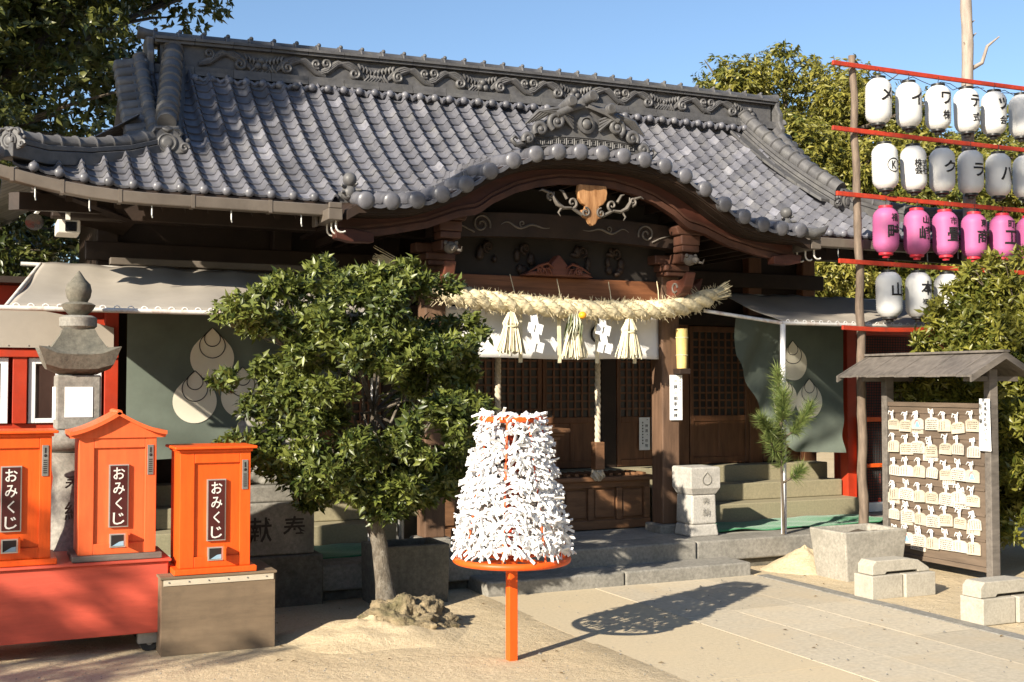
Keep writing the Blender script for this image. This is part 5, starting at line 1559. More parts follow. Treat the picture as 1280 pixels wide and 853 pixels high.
def wrap_text(parts, name_m):
    bm = bmesh.new()
    for (ch, w, h, du, dz) in parts:
        vs, fs = text_fit(ch, w, h, .022)
        bv = [bm.verts.new((a+du, b+dz, 0)) for a, b in vs]
        for f in fs:
            try: bm.faces.new([bv[i] for i in f])
            except ValueError: pass
    for i in range(-9, 10):
        bmesh.ops.bisect_plane(bm, geom=bm.verts[:]+bm.edges[:]+bm.faces[:], plane_co=(i*.0125,0,0), plane_no=(1,0,0))
    for i in range(-14, 15):
        bmesh.ops.bisect_plane(bm, geom=bm.verts[:]+bm.edges[:]+bm.faces[:], plane_co=(0,i*.014,0), plane_no=(0,1,0))
    for v in bm.verts:
        a = v.co.x/LR; z = v.co.y; r_ = lr_at(z)+.0035
        v.co = (r_*math.sin(a), -r_*math.cos(a), z)
    me = bpy.data.meshes.new('lettering'); bm.to_mesh(me); bm.free(); me.materials.append(M['ink']); return me
def lantern(x, z, parts, label, grp, pink=False, tilt=0):
    t = thing('paper_lantern', label, 'lantern', (x, 8.335, z), group=grp)
    t.rotation_euler = (random.uniform(-.02,.02), random.uniform(-.03,.03), tilt + random.uniform(-.06,.06))
    cp = caps_r if pink else caps_b
    for nm, me in (('lantern_body', body_p if pink else body_w),('top_cap',cp[0]),('bottom_cap',cp[1]),('hook',hook_m)):
        o = bpy.data.objects.new(nm, me); COL.objects.link(o); local_child(o, t)
    if parts:
        o = bpy.data.objects.new('lettering', wrap_text(parts, 'lettering')); COL.objects.link(o); local_child(o, t)
big = lambda c: [(c,.13,.13,0,.05)]
two = lambda a, b: [(a,.115,.12,0,.075),(b,.085,.09,.0,-.085)]
r1 = ((7.63,4.24,big('メ')),(8.0,4.24,big('イ')),(8.37,4.25,two('ワ','株')),(8.74,4.26,two('テ','式')),(9.1,4.27,two('ッ','会')),(9.48,4.28,two('ク','社')))
for (x, z, p), l in zip(r1, ('first','second','third','fourth','fifth','sixth')):
    lantern(x, z, p, 'white paper lantern with one bold letter, '+l+' from the left in the top row', 'white lanterns in the top row')
r2 = ((7.70,3.63,[('K',.05,.075,0,0)],'a circled K'),(8.05,3.64,[('株式\n会社',.15,.145,0,0)],'four small characters'),(8.41,3.65,[('ク',.135,.12,0,.02)],'a hooked letter, third from the left'),(8.78,3.66,[('ラ',.125,.13,0,.01)],'a barred letter, fourth from the left'),(9.15,3.66,[('ハ',.14,.13,0,0)],'a split letter, fifth from the left'),(9.52,3.67,[('ナ',.13,.13,0,0)],None))
for (x, z, p, l) in r2:
    lantern(x, z, p, ('white paper lantern with '+l+' in the second row') if l else 'white paper lantern cut by the right edge in the second row', 'white lanterns in the second row')
kr = MB()      # circle round the K wrapped on its lantern
kr.tube([( (LR+.004)*math.sin(.062*math.cos(a)/LR), -(LR+.004)*math.cos(.062*math.cos(a)/LR), .062*math.sin(a)) for a in [2*math.pi*i/40 for i in range(41)]], .005, 4, caps=False)
o = kr.build('circle_mark', M['ink'])
for e in bpy.data.objects:
    if e.type == 'EMPTY' and 'circled K' in e.get('label',''): local_child(o, e)
r3 = ((7.70,3.03,'福','畦'),(8.08,3.03,'山','崎'),(8.44,3.04,'市','畳'),(8.81,3.04,'東','商'),(9.19,3.05,'町','工'),(9.56,3.05,'会','所'))
for ((x, z, a, b), nth) in zip(r3, ('leftmost','second','third','fourth','fifth','sixth')):
    lantern(x, z, [(a,.075,.075,0,.115),(b,.14,.135,0,-.015)], ('pink paper lantern with two characters, '+nth+' in the pink row') if x < 9.4 else 'pink paper lantern cut by the right edge in the third row', 'pink lanterns in the third row', True)
for (x, z, p, l) in ((7.73,2.43,[('山',.12,.13,0,.04)],'white paper lantern lettered 山 alone in the lowest row'),(8.09,2.44,[('本',.13,.13,0,.06),('福山',.11,.055,0,-.07)],'white paper lantern lettered 本 partly behind the hedge leaves'),(8.45,2.44,None,'white paper lantern mostly hidden by the hedge leaves, lowest row')):
    lantern(x, z, p, l, 'white lanterns in the lowest row')

# ------------------------------------------------------------------ votive plaque rack (faces the path)
EX = 7.42
t = thing('votive_plaque_rack', 'roofed wooden rack with brown board for hanging votive plaques', 'plaque rack', (EX, 7.45, 0))
MB().box(EX, EX+.03, 6.93, 8.02, .12, 1.40).build('board', M['ema_board'], t, bevel=.003)
for y in (6.86, 8.03): MB().box(EX-.02, EX+.07, y, y+.065, -.03, 1.72).build('post', M['wood_grey'], t, bevel=.006)
MB().box(EX-.012, EX+.05, 6.93, 8.025, 1.401, 1.44).build('top_rail', M['ema_board'], t, bevel=.004)
MB().box(EX-.012, EX+.05, 6.93, 8.025, .08, .119).build('bottom_rail', M['ema_board'], t, bevel=.004)
for j in range(6): MB().box(EX-.010, EX-.001, 6.94, 8.01, 1.345-.205*j, 1.365-.205*j).build('hanging_rail', M['ema_board'], t)
for sgn in (-1,1):
    for k in range(9):
        ya = 6.74+.172*k; lift = .004*(k % 2)
        xe = EX+.03+sgn*.36; xr_ = EX+.03
        P = [(xe,ya,1.655+lift),(xe,ya+.169,1.655+lift),(xr_,ya+.169,1.835+lift),(xr_,ya,1.835+lift)]
        mb = MB(); mb.add([Vector(p) for p in P]+[Vector(p)+Vector((0,0,.016)) for p in P], [(3,2,1,0),(4,5,6,7),(0,1,5,4),(1,2,6,5),(2,3,7,6),(3,0,4,7)], random.random())
        mb.build('roof_board', M['wood_grey'], t)
    for ya in (6.735, 8.29):
        mb = MB(); mb.prism([(EX+.03,ya,1.80),(EX+.03,ya,1.858),(EX+.03+sgn*.375,ya,1.67),(EX+.03+sgn*.375,ya,1.615)], (0,.02,0)); mb.build('verge_board', M['wood_grey'], t)
MB().box(EX-.01,EX+.07,6.73,8.32,1.852,1.872).build('ridge_board', M['wood_grey'], t, bevel=.004)
for y in (6.875, 8.045): MB().box(EX-.25,EX+.31,y,y+.04,1.62,1.66).build('cross_arm', M['wood_grey'], t)
t = thing('rack_notice', 'white vertical paper notice at the near end of the plaque rack', 'notice', (EX-.03, 6.87, 1.05))
mb = MB(); mb.grid(lambda u, v: (EX-.035-.012*math.sin(u*3.1+v), 6.84+.125*u, 1.06+.42*v), 6, 12); mb.build('sheet', M['paper'], t, smooth=60)
mb = MB()
for i, ch in enumerate('絵馬をお掛け下さい'): put_text(mb, text_fit(ch,.03,.03,.008), (EX-.052, 6.88, 1.44-.042*i), (0,-1,0), (0,0,1))
for i, ch in enumerate('願い事'): put_text(mb, text_fit(ch,.035,.035,.012), (EX-.052, 6.93, 1.42-.06*i), (0,-1,0), (0,0,1))
mb.build('lettering', M['ink'], t)

def plaque_mesh(w, h):
    o = [(-w/2,-h/2),(w/2,-h/2),(w/2,h/2-.022),(w*.30,h/2-.004),(0,h/2),(-w*.30,h/2-.004),(-w/2,h/2-.022)]
    m_ = MB(); m_.prism([(0,-a,b) for a, b in o], (.009,0,0)); return m_
def scribble(seed, w, h):
    rr = random.Random(seed); m_ = MB()
    vertical = rr.random() < .5
    for i in range(rr.randint(3,5)):
        pos = -.5+ (i+.7)/5.2
        q = -.38
        while q < .36:
            L_ = rr.uniform(.03,.09)
            if vertical: a, b = pos*w, -q*h*.85-.006; m_.box(-.0018,-.0006, -a-.004,-a+.004, b-L_*h*.75,b)
            else: a, b = q*w, -pos*h*.8-.006; m_.box(-.0018,-.0006,-a-L_*w*.8,-a, b-.0036,b+.0036)
            q += L_+rr.uniform(.02,.06)
    return m_
def bow(seed, h):
    rr = random.Random(seed); m_ = MB(); top = h/2+.055
    for s_ in (-1,1):
        m_.tube([(-.006,s_*.006,h/2-.012),(-.010,s_*.009,h/2+.03),(-.010,0,top)], .0042, 5)
        m_.tube([(-.012,0,top),(-.02,s_*rr.uniform(.015,.03),top+rr.uniform(-.005,.02)),(-.02,s_*rr.uniform(.02,.045),top-rr.uniform(.01,.03))], [.004,.005,.003], 5)
        m_.tube([(-.012,0,top),(-.016,s_*.018,top-.022),(-.014,s_*.006,top-.004)], .0035, 5)
    m_.sphere((-.012,0,top), (.008,.008,.008), 8, 6); return m_
random.seed(44)
protos = []
for k in range(6):
    w, h = random.uniform(.128,.165), random.uniform(.096,.114)
    protos.append((plaque_mesh(w,h).mesh('plate', M['ema'] if k % 2 else M['ema_b']), scribble(k,w,h).mesh('handwriting', M['graphite']), bow(k,h).mesh('cord_bow', M['string'])))
def picture_mesh():
    a = MB(); pts = [(-.0025, .028*math.cos(R(8+164*i/12)), -.012+.042*math.sin(R(8+164*i/12))) for i in range(13)]; a.tube(pts, .004, 4)
    b = MB(); b.prism([(-.001,-.026,-.028),(-.001,.026,-.028),(-.001,.012,.012),(-.001,-.008,.014)], (-.001,0,0)); return a.mesh('pink_arch', M['pink']), b.mesh('blue_mountain', M['blue'])
PIC = picture_mesh()
def plaque(y, z, label, x=EX-.022, pic=False):
    t = thing('votive_plaque', label, 'votive plaque', (x, y, z), group='votive plaques hanging on the rack')
    t.rotation_euler = (random.gauss(0,.035), random.uniform(-.05,.10), random.gauss(0,.05))
    pr = random.choice(protos)
    for nm, me in zip(('plate','handwriting','cord_bow'), pr):
        if pic and nm == 'handwriting': continue
        o = bpy.data.objects.new(nm, me); COL.objects.link(o); local_child(o, t)
    if pic:
        for nm, me in zip(('pink_arch','blue_mountain'), PIC):
            o = bpy.data.objects.new(nm, me); COL.objects.link(o); local_child(o, t)
rown = ('top row','second row','third row','fourth row','fifth row','bottom row'); pos = ('first','second','third','fourth','fifth','sixth','last')
for r_ in range(6):
    for c_ in range(7):
        y = 7.945 - .150*c_ + random.uniform(-.010,.010); z = 1.25 - .200*r_ + random.uniform(-.018,.012)
        pic = (r_, c_) in ((0,2),(2,6),(5,0),(5,1))
        plaque(y, z, ('wooden plaque with pink arch picture, ' if pic else 'wooden votive plaque, ')+pos[c_]+' from the left in the '+rown[r_], pic=pic)
        if (r_*7+c_*3) % 5 == 1:
            plaque(y-random.choice((-.02,.025)), z-.035, 'wooden plaque half hidden behind the '+pos[c_]+' one in the '+rown[r_], x=EX-.0115)

# ------------------------------------------------------------------ kiosk on the left, booth on the right
t = thing('red_kiosk', 'vermilion painted kiosk with white framed windows behind the stone lantern', 'kiosk', (-.3, 9.7, 0))
MB().box(-1.6,.98,9.46,10.05,0,1.30).build('lower_wall', M['vermilion'], t, bevel=.004)
MB().box(-1.6,.98,9.62,10.05,1.302,2.35).build('back_wall', M['vermilion'], t)
for x in (-1.57,-.55,.30,.95): MB().box(x-.05,x+.05,9.42,9.52,0.0 if x > .9 else 1.303,2.25).build('post', M['vermilion'], t, bevel=.004)
MB().box(-1.6,1.0,9.40,9.50,1.80,1.86).build('head_rail', M['vermilion'], t, bevel=.004)
for (xa, xb_) in ((-1.4,-.62),(-.48,.22),(.36,.60),(.62,.88)):
    w = MB(); y = 9.44
    w.box(xa,xa+.05,y,y+.04,1.305,1.795); w.box(xb_-.05,xb_,y,y+.04,1.305,1.795); w.box(xa+.05,xb_-.05,y,y+.04,1.75,1.795); w.box(xa+.05,xb_-.05,y,y+.04,1.305,1.34)
    w = w.build('window', M['win_white'], t, bevel=.003)
    MB().box(xa+.05,xb_-.05,y+.015,y+.022,1.34,1.75).build('pane', M['glass'], w)
mb = MB(); mb.grid(lambda u, v: (-1.5+2.46*u, 9.385+.006*math.sin(u*15), 1.87+(.16+.14*math.sin(math.pi*min(1,max(0,(u-.35)/.65))))*v), 40, 4); mb.build('white_board', M['awning'], t, smooth=60)
st_ = MB()
for i in range(18): st_.sphere((-1.45+2.36*i/17, 9.378, 1.885), (.006,.004,.006), 6, 4)
tag(st_.build('stud', M['steel'], t), kind='stuff')
MB().box(-1.7,1.02,9.36,10.1,2.352,2.40).build('roof', M['wood_dark'], t)

t = thing('red_booth', 'red framed booth with black netting behind the lantern rack pole', 'booth', (8.8, 9.7, .25))
for x in (8.36, 9.6): MB().box(x-.06,x+.06,9.58,9.70,.25,2.3).build('pillar', M['vermilion'], t, bevel=.005)
MB().box(8.43,9.53,9.59,9.67,2.12,2.2).build('lintel', M['vermilion'], t, bevel=.004)
MB().box(8.425,8.50,9.52,9.57,.30,1.25).build('orange_frame', M['orange'], t, bevel=.004)
MB().box(8.502,9.5,9.53,9.56,.72,.76).box(8.502,9.5,9.53,9.56,1.20,1.25).build('orange_rail', M['orange'], t, bevel=.004)
nt_ = MB()
for i in range(44): x = 8.51+.98*i/43; nt_.box(x-.004,x+.004,9.575,9.58,.36,2.1)
for i in range(62): z = .37+1.73*i/61; nt_.box(8.50,9.5,9.581,9.586,z-.004,z+.004)
tag(nt_.build('netting', M['net'], t), kind='stuff')
MB().box(8.43,9.5,9.54,9.60,.255,.35).build('white_sill', M['win_white'], t)
MB().box(8.43,9.5,9.9,9.95,.25,2.2).build('back_panel', M['vermilion'], t)

# ------------------------------------------------------------------ vegetation
def leaf_mesh(name, tips, dirs, n, size, aspect, spread, material, tone, seed, droop=0.0, jitter=.5):
    """rosettes of folded leaves at twig tips"""
    g = np.random.default_rng(seed); T = len(tips)
    tips = np.repeat(tips, n, 0); D = np.repeat(dirs, n, 0); tone = np.repeat(tone, n)
    m_ = T*n
    D = D/np.linalg.norm(D, axis=1, keepdims=True)
    ref = np.where(np.abs(D[:,2:3]) < .9, np.array([[0,0,1.]]), np.array([[1.,0,0]]))
    U = np.cross(D, ref); U /= np.linalg.norm(U, axis=1, keepdims=True); V = np.cross(D, U)
    a = g.uniform(0, 2*np.pi, m_)[:,None]; el = g.normal(spread, .3, m_)[:,None]
    L_ = D*np.cos(el) + (U*np.cos(a)+V*np.sin(a))*np.sin(el)
    L_[:,2] -= droop; L_ /= np.linalg.norm(L_, axis=1, keepdims=True)
    S_ = np.cross(L_, D + g.normal(0, jitter, (m_,3))); S_ /= np.linalg.norm(S_, axis=1, keepdims=True)
    Nn = np.cross(S_, L_)
    sz = (size*g.uniform(.5,1.25,m_))[:,None]
    base = tips - D*(sz*g.uniform(0,.9,(m_,1)))
    v = np.empty((m_,6,3))
    w = sz*aspect*.5
    v[:,0] = base; v[:,1] = base+L_*sz*.38+S_*w+Nn*w*.35; v[:,2] = base+L_*sz*.38-S_*w+Nn*w*.35
    v[:,3] = base+L_*sz*.5-Nn*sz*.02; v[:,4] = base+L_*sz*.98-Nn*sz*.14; v[:,5] = v[:,4]
    v = v[:,:5]
    idx = np.arange(m_)[:,None]*5
    faces = np.concatenate([idx+np.array([[0,1,3]]), idx+np.array([[0,3,2]]), idx+np.array([[1,4,3]]), idx+np.array([[2,3,4]])], 1).reshape(-1,3)
    me = bpy.data.meshes.new(name)
    me.vertices.add(m_*5); me.vertices.foreach_set('co', v.reshape(-1))
    nf = len(faces); me.loops.add(nf*3); me.polygons.add(nf)
    me.loops.foreach_set('vertex_index', faces.reshape(-1).astype(np.int32))
    me.polygons.foreach_set('loop_start', np.arange(0,nf*3,3,dtype=np.int32))
    me.update(calc_edges=True)
    tn = np.clip(tone + g.normal(0,.22,m_), 0, 1)
    at = me.attributes.new('rnd','FLOAT','FACE'); at.data.foreach_set('value', np.repeat(tn,4).astype(np.float32))
    me.materials.append(material)
    return me
def clump_tips(clumps, per, seed, flat=.75, up=.5, hollow=.45):
    g = np.random.default_rng(seed); P = []; D = []; T = []
    for (c, r_) in clumps:
        k = max(6, int(per*(r_**2)))
        d = g.normal(size=(k,3)); d /= np.linalg.norm(d,axis=1,keepdims=True)
        q = (hollow + (1-hollow)*g.random(k)**.6)[:,None]
        p = np.array(c) + d*q*r_*np.array([1,1,flat])
        dd = d + np.array([0,0,up]) + g.normal(0,.35,(k,3))
        P.append(p); D.append(dd); T.append(np.full(k, g.uniform(.2,.72)))
    return np.concatenate(P), np.concatenate(D), np.concatenate(T)
def make_tree(name, label, cat, base, trunk, clumps, per, n, size, aspect, spread, lm, bm_, seed, droop=0, group=None, limb=.02, limbs=30, flat=.75, up=.5, fork=None):
    t = thing(name, label, cat, base, group=group)
    rr = random.Random(seed)
    tr = MB(); tr.tube([p for p, r_ in trunk], [r_ for p, r_ in trunk], 12)
    top = Vector(trunk[-1][0]); fk = [Vector(p) for p, r_ in trunk[len(trunk)//2:]]
    for (c, r_) in rr.sample(clumps, min(limbs, len(clumps))):
        s0 = rr.choice(fk); e = Vector(c); d = e-s0
        m1 = s0.lerp(e,.4)+Vector((rr.gauss(0,.06),rr.gauss(0,.06),.10))*d.length; m2 = s0.lerp(e,.75)+Vector((rr.gauss(0,.04),rr.gauss(0,.04),.05))*d.length
        tr.tube([s0,m1,m2,e], [limb*1.6,limb*1.1,limb*.7,limb*.25], 6)
        for q in range(3):
            e2 = e+Vector((rr.gauss(0,.6),rr.gauss(0,.6),rr.gauss(0,.4)))*r_; tr.tube([m2, m2.lerp(e2,.6)+Vector((0,0,.03)), e2], [limb*.5,limb*.35,limb*.12], 5)
    tr.build('trunk', bm_, t, smooth=60)
    P, D, T = clump_tips(clumps, per, seed, flat, up)
    me = leaf_mesh('crown', P, D, n, size, aspect, spread, lm, T, seed, droop)
    o = bpy.data.objects.new('crown', me); COL.objects.link(o); attach(o, t)
    return t

# small evergreen in front of the porch: layered leaf pads on a short leaning trunk
g = random.Random(5); cl_ = []
tc = Vector((2.47, 7.70, 1.55))
CT = [(-.80,.30),(-.70,.55),(-.5,.72),(-.25,.86),(0,.90),(.2,.84),(.35,.86),(.5,.95),(.62,.80),(.74,.55),(.84,.25)]
while len(cl_) < 235:
    a = g.uniform(0,6.28) if len(cl_) < 140 else g.uniform(3.2,6.2); z = g.uniform(-.78,.82)
    rad = lerp_table(CT, z)*(1+.13*math.sin(3*a+z*6)+.08*math.sin(7*a-z*9))
    q = g.uniform(.40,1)**.65
    c = tc + Vector((math.cos(a)*rad*q, math.sin(a)*rad*q*.82, z))
    if c.x > tc.x: c.x = tc.x+(c.x-tc.x)*.80
    if mnoise.noise(c*2.6) + .35*mnoise.noise(c*6) < -.13: continue
    cl_.append((tuple(c), g.uniform(.07,.17)))
for (dx, dz, r_) in ((-.98,.52,.13),(-.85,.48,.14),(-1.0,.08,.12),(.70,.50,.10),(.64,-.60,.12),(.52,-.66,.12),(.70,.1,.10),(.25,.86,.12),(-.38,.84,.12),(.1,.80,.12),(-.65,.70,.12),(.55,.74,.12),(.80,.44,.07)):
    cl_.append((tuple(tc+Vector((dx,-.1,dz))), r_))
make_tree('evergreen_tree', 'small glossy evergreen tree with rounded crown before the porch', 'tree', (2.53,7.6,.12),
          [((2.57,7.55,-.02),.12),((2.56,7.57,.10),.078),((2.55,7.60,.25),.062),((2.53,7.64,.5),.056),((2.49,7.67,.68),.060),((2.45,7.69,.80),.068),((2.48,7.70,1.0),.04),((2.5,7.7,1.4),.025)],
          cl_, 3500, 5, .066, .40, 1.05, M['leaf_front'], M['bark'], 5, limb=.008, limbs=45, flat=.7, up=.7)

def blob_clumps(seed, c, rad, n, rmin, rmax, shell=.55, zmin=None):
    g = random.Random(seed); out = []
    while len(out) < n:
        d = Vector((g.gauss(0,1),g.gauss(0,1),g.gauss(0,1))).normalized(); q = shell+(1-shell)*g.random()
        p = Vector(c)+Vector((d.x*rad[0],d.y*rad[1],d.z*rad[2]))*q
        if zmin is not None and p.z < zmin: continue
        out.append((tuple(p), g.uniform(rmin,rmax)))
    return out
# big dark tree behind the left end of the roof
make_tree('broadleaf_tree', 'tall dark broadleaf tree rising behind the left roof end', 'tree', (-1.4,15.8,0),
          [((-1.4,15.8,-.1),.38),((-1.3,15.8,1.5),.30),((-1.1,15.7,3.5),.25),((-.8,15.6,6),.15)],
          blob_clumps(8, (-1.0,15.6,6.9), (3.9,3.0,4.6), 190, .6,1.05, .3, 1.6), 230, 7, .135, .45, 1.0, M['leaf_back'], M['bark_dark'], 8, droop=.25, limb=.06, limbs=60)
make_tree('broadleaf_tree', 'lower dark tree beyond the left roof corner', 'tree', (-1.3,12.6,0),
          [((-1.3,12.6,-.1),.16),((-1.1,12.6,1.5),.13),((-.7,12.5,3.0),.08)],
          blob_clumps(18, (-.75,12.5,2.9), (1.3,1.1,1.9), 70, .3,.5, .3, .9), 500, 7, .09, .45, 1.0, M['leaf_back'], M['bark_dark'], 18, droop=.2, limb=.03, limbs=24)
# yellow green trees behind the right side
make_tree('camphor_tree', 'broad yellow green tree above the right end of the roof', 'tree', (15.6,20.8,0),
          [((15.6,20.8,-.1),.4),((15.6,20.8,3),.3),((15.5,20.8,6),.18)],
          blob_clumps(28, (16.8,20.8,5.2), (3.5,3.2,3.5), 170, .7,1.1, .4, .6)+[((15.9,20.6,8.7),.5),((15.0,20.6,8.3),.6),((16.6,20.6,8.6),.6),((16.1,20.5,8.95),.35)]+[((14.3+.55*i, 20.5+.5*(i%2), 7.2+1.0*math.sin(i*1.1)+.5*(1-abs(i-4)/5)), .75) for i in range(10)]+[((14.0+.65*i, 20.2, 5.6+.4*math.sin(i*2.1)), .8) for i in range(9)], 190, 8, .155, .36, 1.05, M['leaf_right'], M['bark_dark'], 28, droop=.55, limb=.07, limbs=50, group='trees behind the lantern rack')
make_tree('camphor_tree', 'yellow green tree behind the top row of lanterns', 'tree', (21.5,19.6,0),
          [((21.5,19.6,-.1),.4),((21.5,19.6,3),.3),((21.4,19.6,5),.18)],
          blob_clumps(38, (21.0,19.6,4.2), (4.8,3.0,3.6), 160, .7,1.1, .5, .6)+[((18.9,19.8,7.4),.55)], 190, 8, .155, .36, 1.05, M['leaf_right'], M['bark_dark'], 38, droop=.55, limb=.07, limbs=50, group='trees behind the lantern rack')
make_tree('camphor_tree', 'yellow green tree far right behind the hedge', 'tree', (25.5,15.5,0),
          [((25.5,15.5,-.1),.35),((25.5,15.5,3),.2)],
          blob_clumps(48, (25.5,15.5,3.4), (4.2,3.0,2.9), 90, .6,1.0, .5, .6), 110, 8, .20, .36, 1.05, M['leaf_right'], M['bark_dark'], 48, droop=.5, limb=.06, limbs=30, group='trees behind the lantern rack')
# hedge behind the plaque rack
make_tree('hedge_bush', 'bushy bronze green shrub rising behind the plaque rack', 'shrub', (8.6,7.6,0),
          [((8.7,7.6,-.05),.07),((8.68,7.6,.6),.055),((8.7,7.62,1.2),.04),((8.72,7.6,1.9),.025)],
          blob_clumps(58, (8.62,7.72,1.45), (.72,.62,1.15), 120, .16,.28, .45, .1)+blob_clumps(59, (9.1,7.2,1.3), (.8,.6,1.2), 60, .18,.3, .4, .1)+
          [((7.98,8.17,2.0),.14),((8.08,8.1,2.2),.15),((8.2,8.0,2.42),.15),((7.82,8.2,1.72),.12),((7.72,8.22,1.55),.10),((7.66,8.24,1.2),.10),((7.68,8.22,.9),.10),((7.80,8.15,1.60),.12),((8.35,7.95,2.55),.14),((7.9,8.1,1.55),.14),((8.6,7.8,2.62),.15),((8.05,8.08,2.3),.13),((8.15,8.0,2.5),.12),((8.3,7.9,2.62),.13),((8.45,7.8,2.72),.13),((8.75,7.7,2.78),.14),((8.25,7.95,2.25),.18),((8.4,7.9,2.4),.18),((8.0,8.1,1.8),.15),((8.55,7.75,2.5),.18)]+[((7.74+.07*(i%4), 8.22-.04*(i%4), .25+.13*i), .13) for i in range(11)]+[((7.78,8.0-.11*i,1.50+.04*math.sin(i*2)),.12) for i in range(9)]+[((7.95,7.9-.11*i,.4+.45*(i%3)),.2) for i in range(9)],
          1300, 8, .088, .34, .95, M['leaf_bush'], M['bark_dark'], 58, limb=.010, limbs=60, flat=.85, up=.7)
# trees left of the camera throw dappled shade; the rest are added light blockers
sh1 = [((-6.4,5.9,7.0),.6),((-5.8,6.0,7.1),.6),((-5.2,6.1,7.1),.6),((-4.9,6.5,7.5),.6),((-4.3,7.0,7.6),.6),((-3.8,7.3,7.7),.5),((-6.0,6.1,7.7),.6),((-5.2,6.5,7.9),.7),((-4.4,7.2,8.3),.7),((-6.6,5.7,7.7),.6),((-7.1,5.6,7.1),.5)]
make_tree('broadleaf_tree', 'tall shade tree standing left of the shrine yard', 'tree', (-8.0,6.9,0),
          [((-8.0,6.9,-.1),.25),((-7.9,6.9,2),.2),((-7.4,6.9,4.5),.16),((-6.4,6.7,6.6),.10)], sh1, 320, 7, .12, .5, 1.0, M['leaf_back'], M['bark_dark'], 68, limb=.03, limbs=11, group='shade trees left of the yard')
sh2 = [((-7.0,3.4,4.5),.26),((-6.6,3.1,4.2),.2),((-7.3,3.9,4.9),.25),((-6.9,3.0,3.7),.2),((-7.6,3.3,4.2),.26),((-6.2,3.0,3.6),.18),((-7.9,2.9,3.6),.3),((-6.75,3.3,3.9),.2),((-7.15,3.2,4.1),.22),((-6.5,3.35,4.3),.2),((-7.4,2.8,3.2),.25),((-6.3,3.3,3.9),.2)]
for P0 in ((.15,7.05,0),(.5,7.0,0),(.85,7.1,0),(1.2,6.95,0),(.0,7.2,.15),(.35,7.2,.25),(.7,6.75,0),(1.5,6.95,0)):
    sh2.append((tuple(Vector(P0)+sdir*(8.6+random.uniform(-.3,.3))), .20))
make_tree('broadleaf_tree', 'slender sapling standing left of the fortune boxes', 'tree', (-8.2,2.3,0),
          [((-8.2,2.3,-.1),.09),((-8.1,2.4,2),.07),((-7.8,2.7,3.6),.05),((-7.4,3.2,4.6),.03)], sh2, 260, 7, .10, .5, 1.0, M['leaf_back'], M['bark_dark'], 69, limb=.012, limbs=7, group='shade trees left of the yard')
sh3 = []  # added tree: clumps aimed along sun rays to shade lanterns, curtain and doors
for L0 in ((8.42,8.33,3.62),(8.75,8.33,3.62),(9.1,8.33,3.66),(9.5,8.33,3.7),(9.5,8.33,4.3),(7.75,8.33,2.5),(8.1,8.33,2.75),(8.6,8.33,3.75),(8.95,8.33,3.55)):
    sh3.append((tuple(Vector(L0)+sdir*17.5), .26))
for L0 in ((7.0,9.3,1.6),(7.0,9.3,2.0),(7.3,9.3,1.75),(7.3,9.3,2.1),(7.6,9.3,1.6),(7.6,9.3,2.0),(7.9,9.3,1.45),(7.9,9.3,1.85),(8.0,9.3,2.15),(7.3,9.3,1.4),(6.3,10.1,1.8),(6.8,10.1,1.5),(6.4,10.1,1.4),(7.1,10.1,1.3)):
    sh3.append((tuple(Vector(L0)+sdir*17.0), .24))
make_tree('broadleaf_tree', 'unseen tall thin tree added to shade the lanterns and right curtain', 'tree', (-8.5,-3.5,0),
          [((-8.5,-3.5,-.1),.2),((-8.4,-3.4,4),.16),((-8.0,-2.8,8),.12),((-6.8,-.8,10.2),.05)], sh3, 520, 7, .10, .5, 1.0, M['leaf_back'], M['bark_dark'], 67, limb=.012, limbs=9, group='shade trees left of the yard')
for k, (x, y, l) in enumerate(((3,-15,'unseen tree added to block sky light, straight behind the viewpoint'),(13,-11,'unseen tree added to block sky light, right of the first'),(22,-3,'unseen tree added to block sky light, third from the left'),(29,6,'unseen tree added to block sky light, furthest to the right'),(-4,-19,'unseen tree added to block sky light, furthest to the left'),(8,-17,'unseen tree added to block sky light, behind the first pair'))):  # unseen trees added round the yard to cut the sky fill
    make_tree('broadleaf_tree', l, 'tree', (x,y,0), [((x,y,-.1),.4),((x,y,3),.3),((x,y,6),.2)], blob_clumps(70+k, (x,y,6), (5.5,4,5), 120, .9,1.5, .4, 1.0), 22, 7, .40, .5, 1.0, M['leaf_back'], M['bark_dark'], 70+k, limb=.07, limbs=20, group='added trees blocking sky light')


# young pine tied to the white pole
t = thing('young_pine', 'young pine branch with long needles tied to the white pole', 'pine', (6.55, 8.36, .2))
g = random.Random(3)
stems = [[(6.57,8.43,.12),(6.54,8.41,.7),(6.50,8.38,1.15),(6.46,8.36,1.72)],[(6.51,8.38,1.1),(6.38,8.34,1.16),(6.22,8.28,1.30)],[(6.51,8.38,1.1),(6.64,8.33,1.20),(6.74,8.26,1.40)],[(6.50,8.38,1.2),(6.47,8.30,1.32),(6.44,8.26,1.5)],[(6.55,8.41,.72),(6.62,8.34,.78),(6.66,8.30,.84)],[(6.52,8.39,1.0),(6.42,8.36,1.0),(6.34,8.33,1.12)]]
mb = MB()
for s_ in stems: mb.tube(s_, [.014-.002*i for i in range(len(s_))] if len(s_) > 3 else [.011,.009,.006], 7)
mb.build('stem', M['bark_dark'], t, smooth=60)
nd = MB()
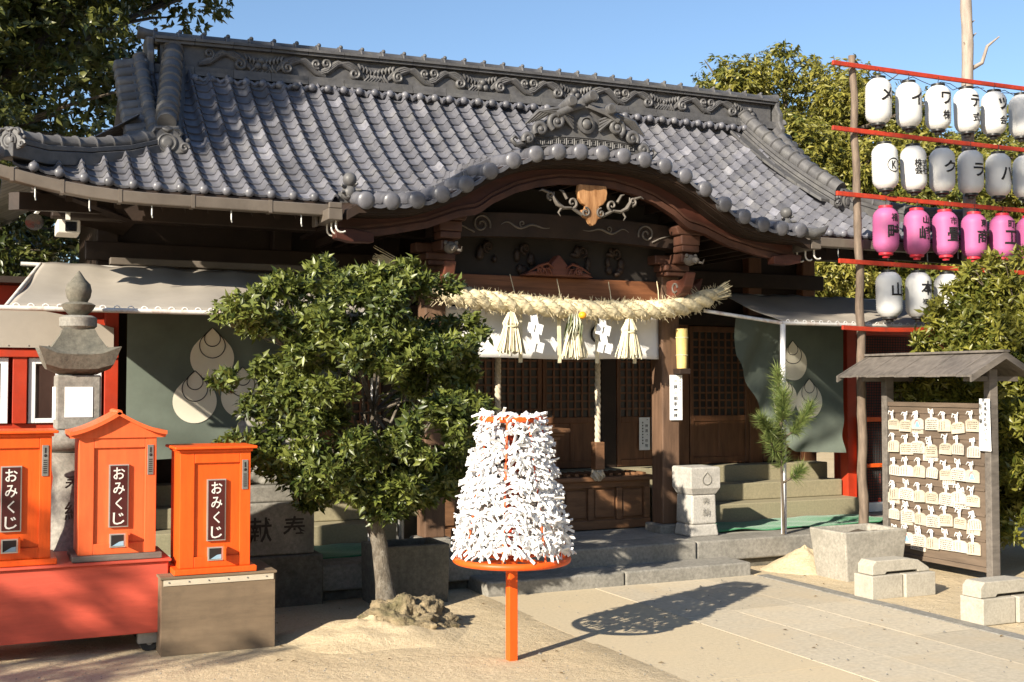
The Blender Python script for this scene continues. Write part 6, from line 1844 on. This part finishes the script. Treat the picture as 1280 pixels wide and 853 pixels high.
for si, s_ in enumerate(stems):
    P = [Vector(p) for p in s_]
    k = 1300 if si == 0 else (650 if si in (1,2,3) else 260)
    for i in range(k):
        q = g.uniform(.45 if si == 0 else .3, 1.0)*(len(P)-1); j = min(int(q), len(P)-2)
        p = P[j].lerp(P[j+1], q-j); ax = (P[j+1]-P[j]).normalized()
        d = (ax*g.uniform(.5,1.3) + Vector((g.gauss(0,1),g.gauss(0,1),g.gauss(0,1))).normalized()*.95).normalized()
        L_ = g.uniform(.08,.15); w = d.cross(Vector((g.random(),g.random(),g.random()))).normalized()*.0034
        nd.add([p-w, p+w, p+d*L_], [(0,1,2)], g.random())
tag(nd.build('needles', M['leaf_pine'], t), kind='stuff')
mb = MB(); mb.ring((6.60,8.45,1.05), .04, .006, 16, 5).ring((6.60,8.45,1.08), .04, .006, 16, 5); mb.build('tie', M['straw_pale'], t)

# scattered pebbles and grit on the sand
random.seed(77); pb = MB()
for i in range(1500):
    x = random.uniform(.2,7.2); y = random.uniform(4.2,8.3)
    if 3.5 < x < 6 and random.random() < .6: continue
    r_ = random.uniform(.002,.007)*(1 if random.random() < .95 else 2)
    z = gz(x,y) if not (3.45 < x < 6.05) else .008
    a = random.uniform(0,6.28)
    vs = [(x+r_*math.cos(a+k*1.2566)*random.uniform(.7,1.3), y+r_*math.sin(a+k*1.2566)*random.uniform(.7,1.3), z) for k in range(5)]+[(x,y,z+r_*random.uniform(.5,1.1))]
    pb.add(vs, [(k,(k+1)%5,5) for k in range(5)], random.random())
tag(pb.build('pebbles', M['stone'], smooth=60), 'small grey pebbles scattered over the sandy yard', 'pebbles', kind='stuff')
lf = MB()
for i in range(70):
    x = random.uniform(.3,7.4); y = random.uniform(4.6,8.4); a = random.uniform(0,6.28); L_ = random.uniform(.010,.024); z = .009 if 3.4 < x < 6.1 else gz(x,y)+.006
    d = Vector((math.cos(a),math.sin(a),random.uniform(-.1,.3)))*L_; sd_ = Vector((-math.sin(a),math.cos(a),0))*L_*.35; p = Vector((x,y,z))
    lf.add([p-d, p+sd_+Vector((0,0,.005)), p+d, p-sd_+Vector((0,0,.005)), p], [(0,1,4),(1,2,4),(2,3,4),(3,0,4)], random.random())
M['dry_leaf'] = leafmat('dry fallen leaf', (0.07,0.045,0.02), (0.24,0.16,0.07), 0.7, 0.1, 0.2)
tag(lf.build('fallen_leaves', M['dry_leaf']), 'small dry leaves fallen on the sandy yard', 'leaves', kind='stuff')
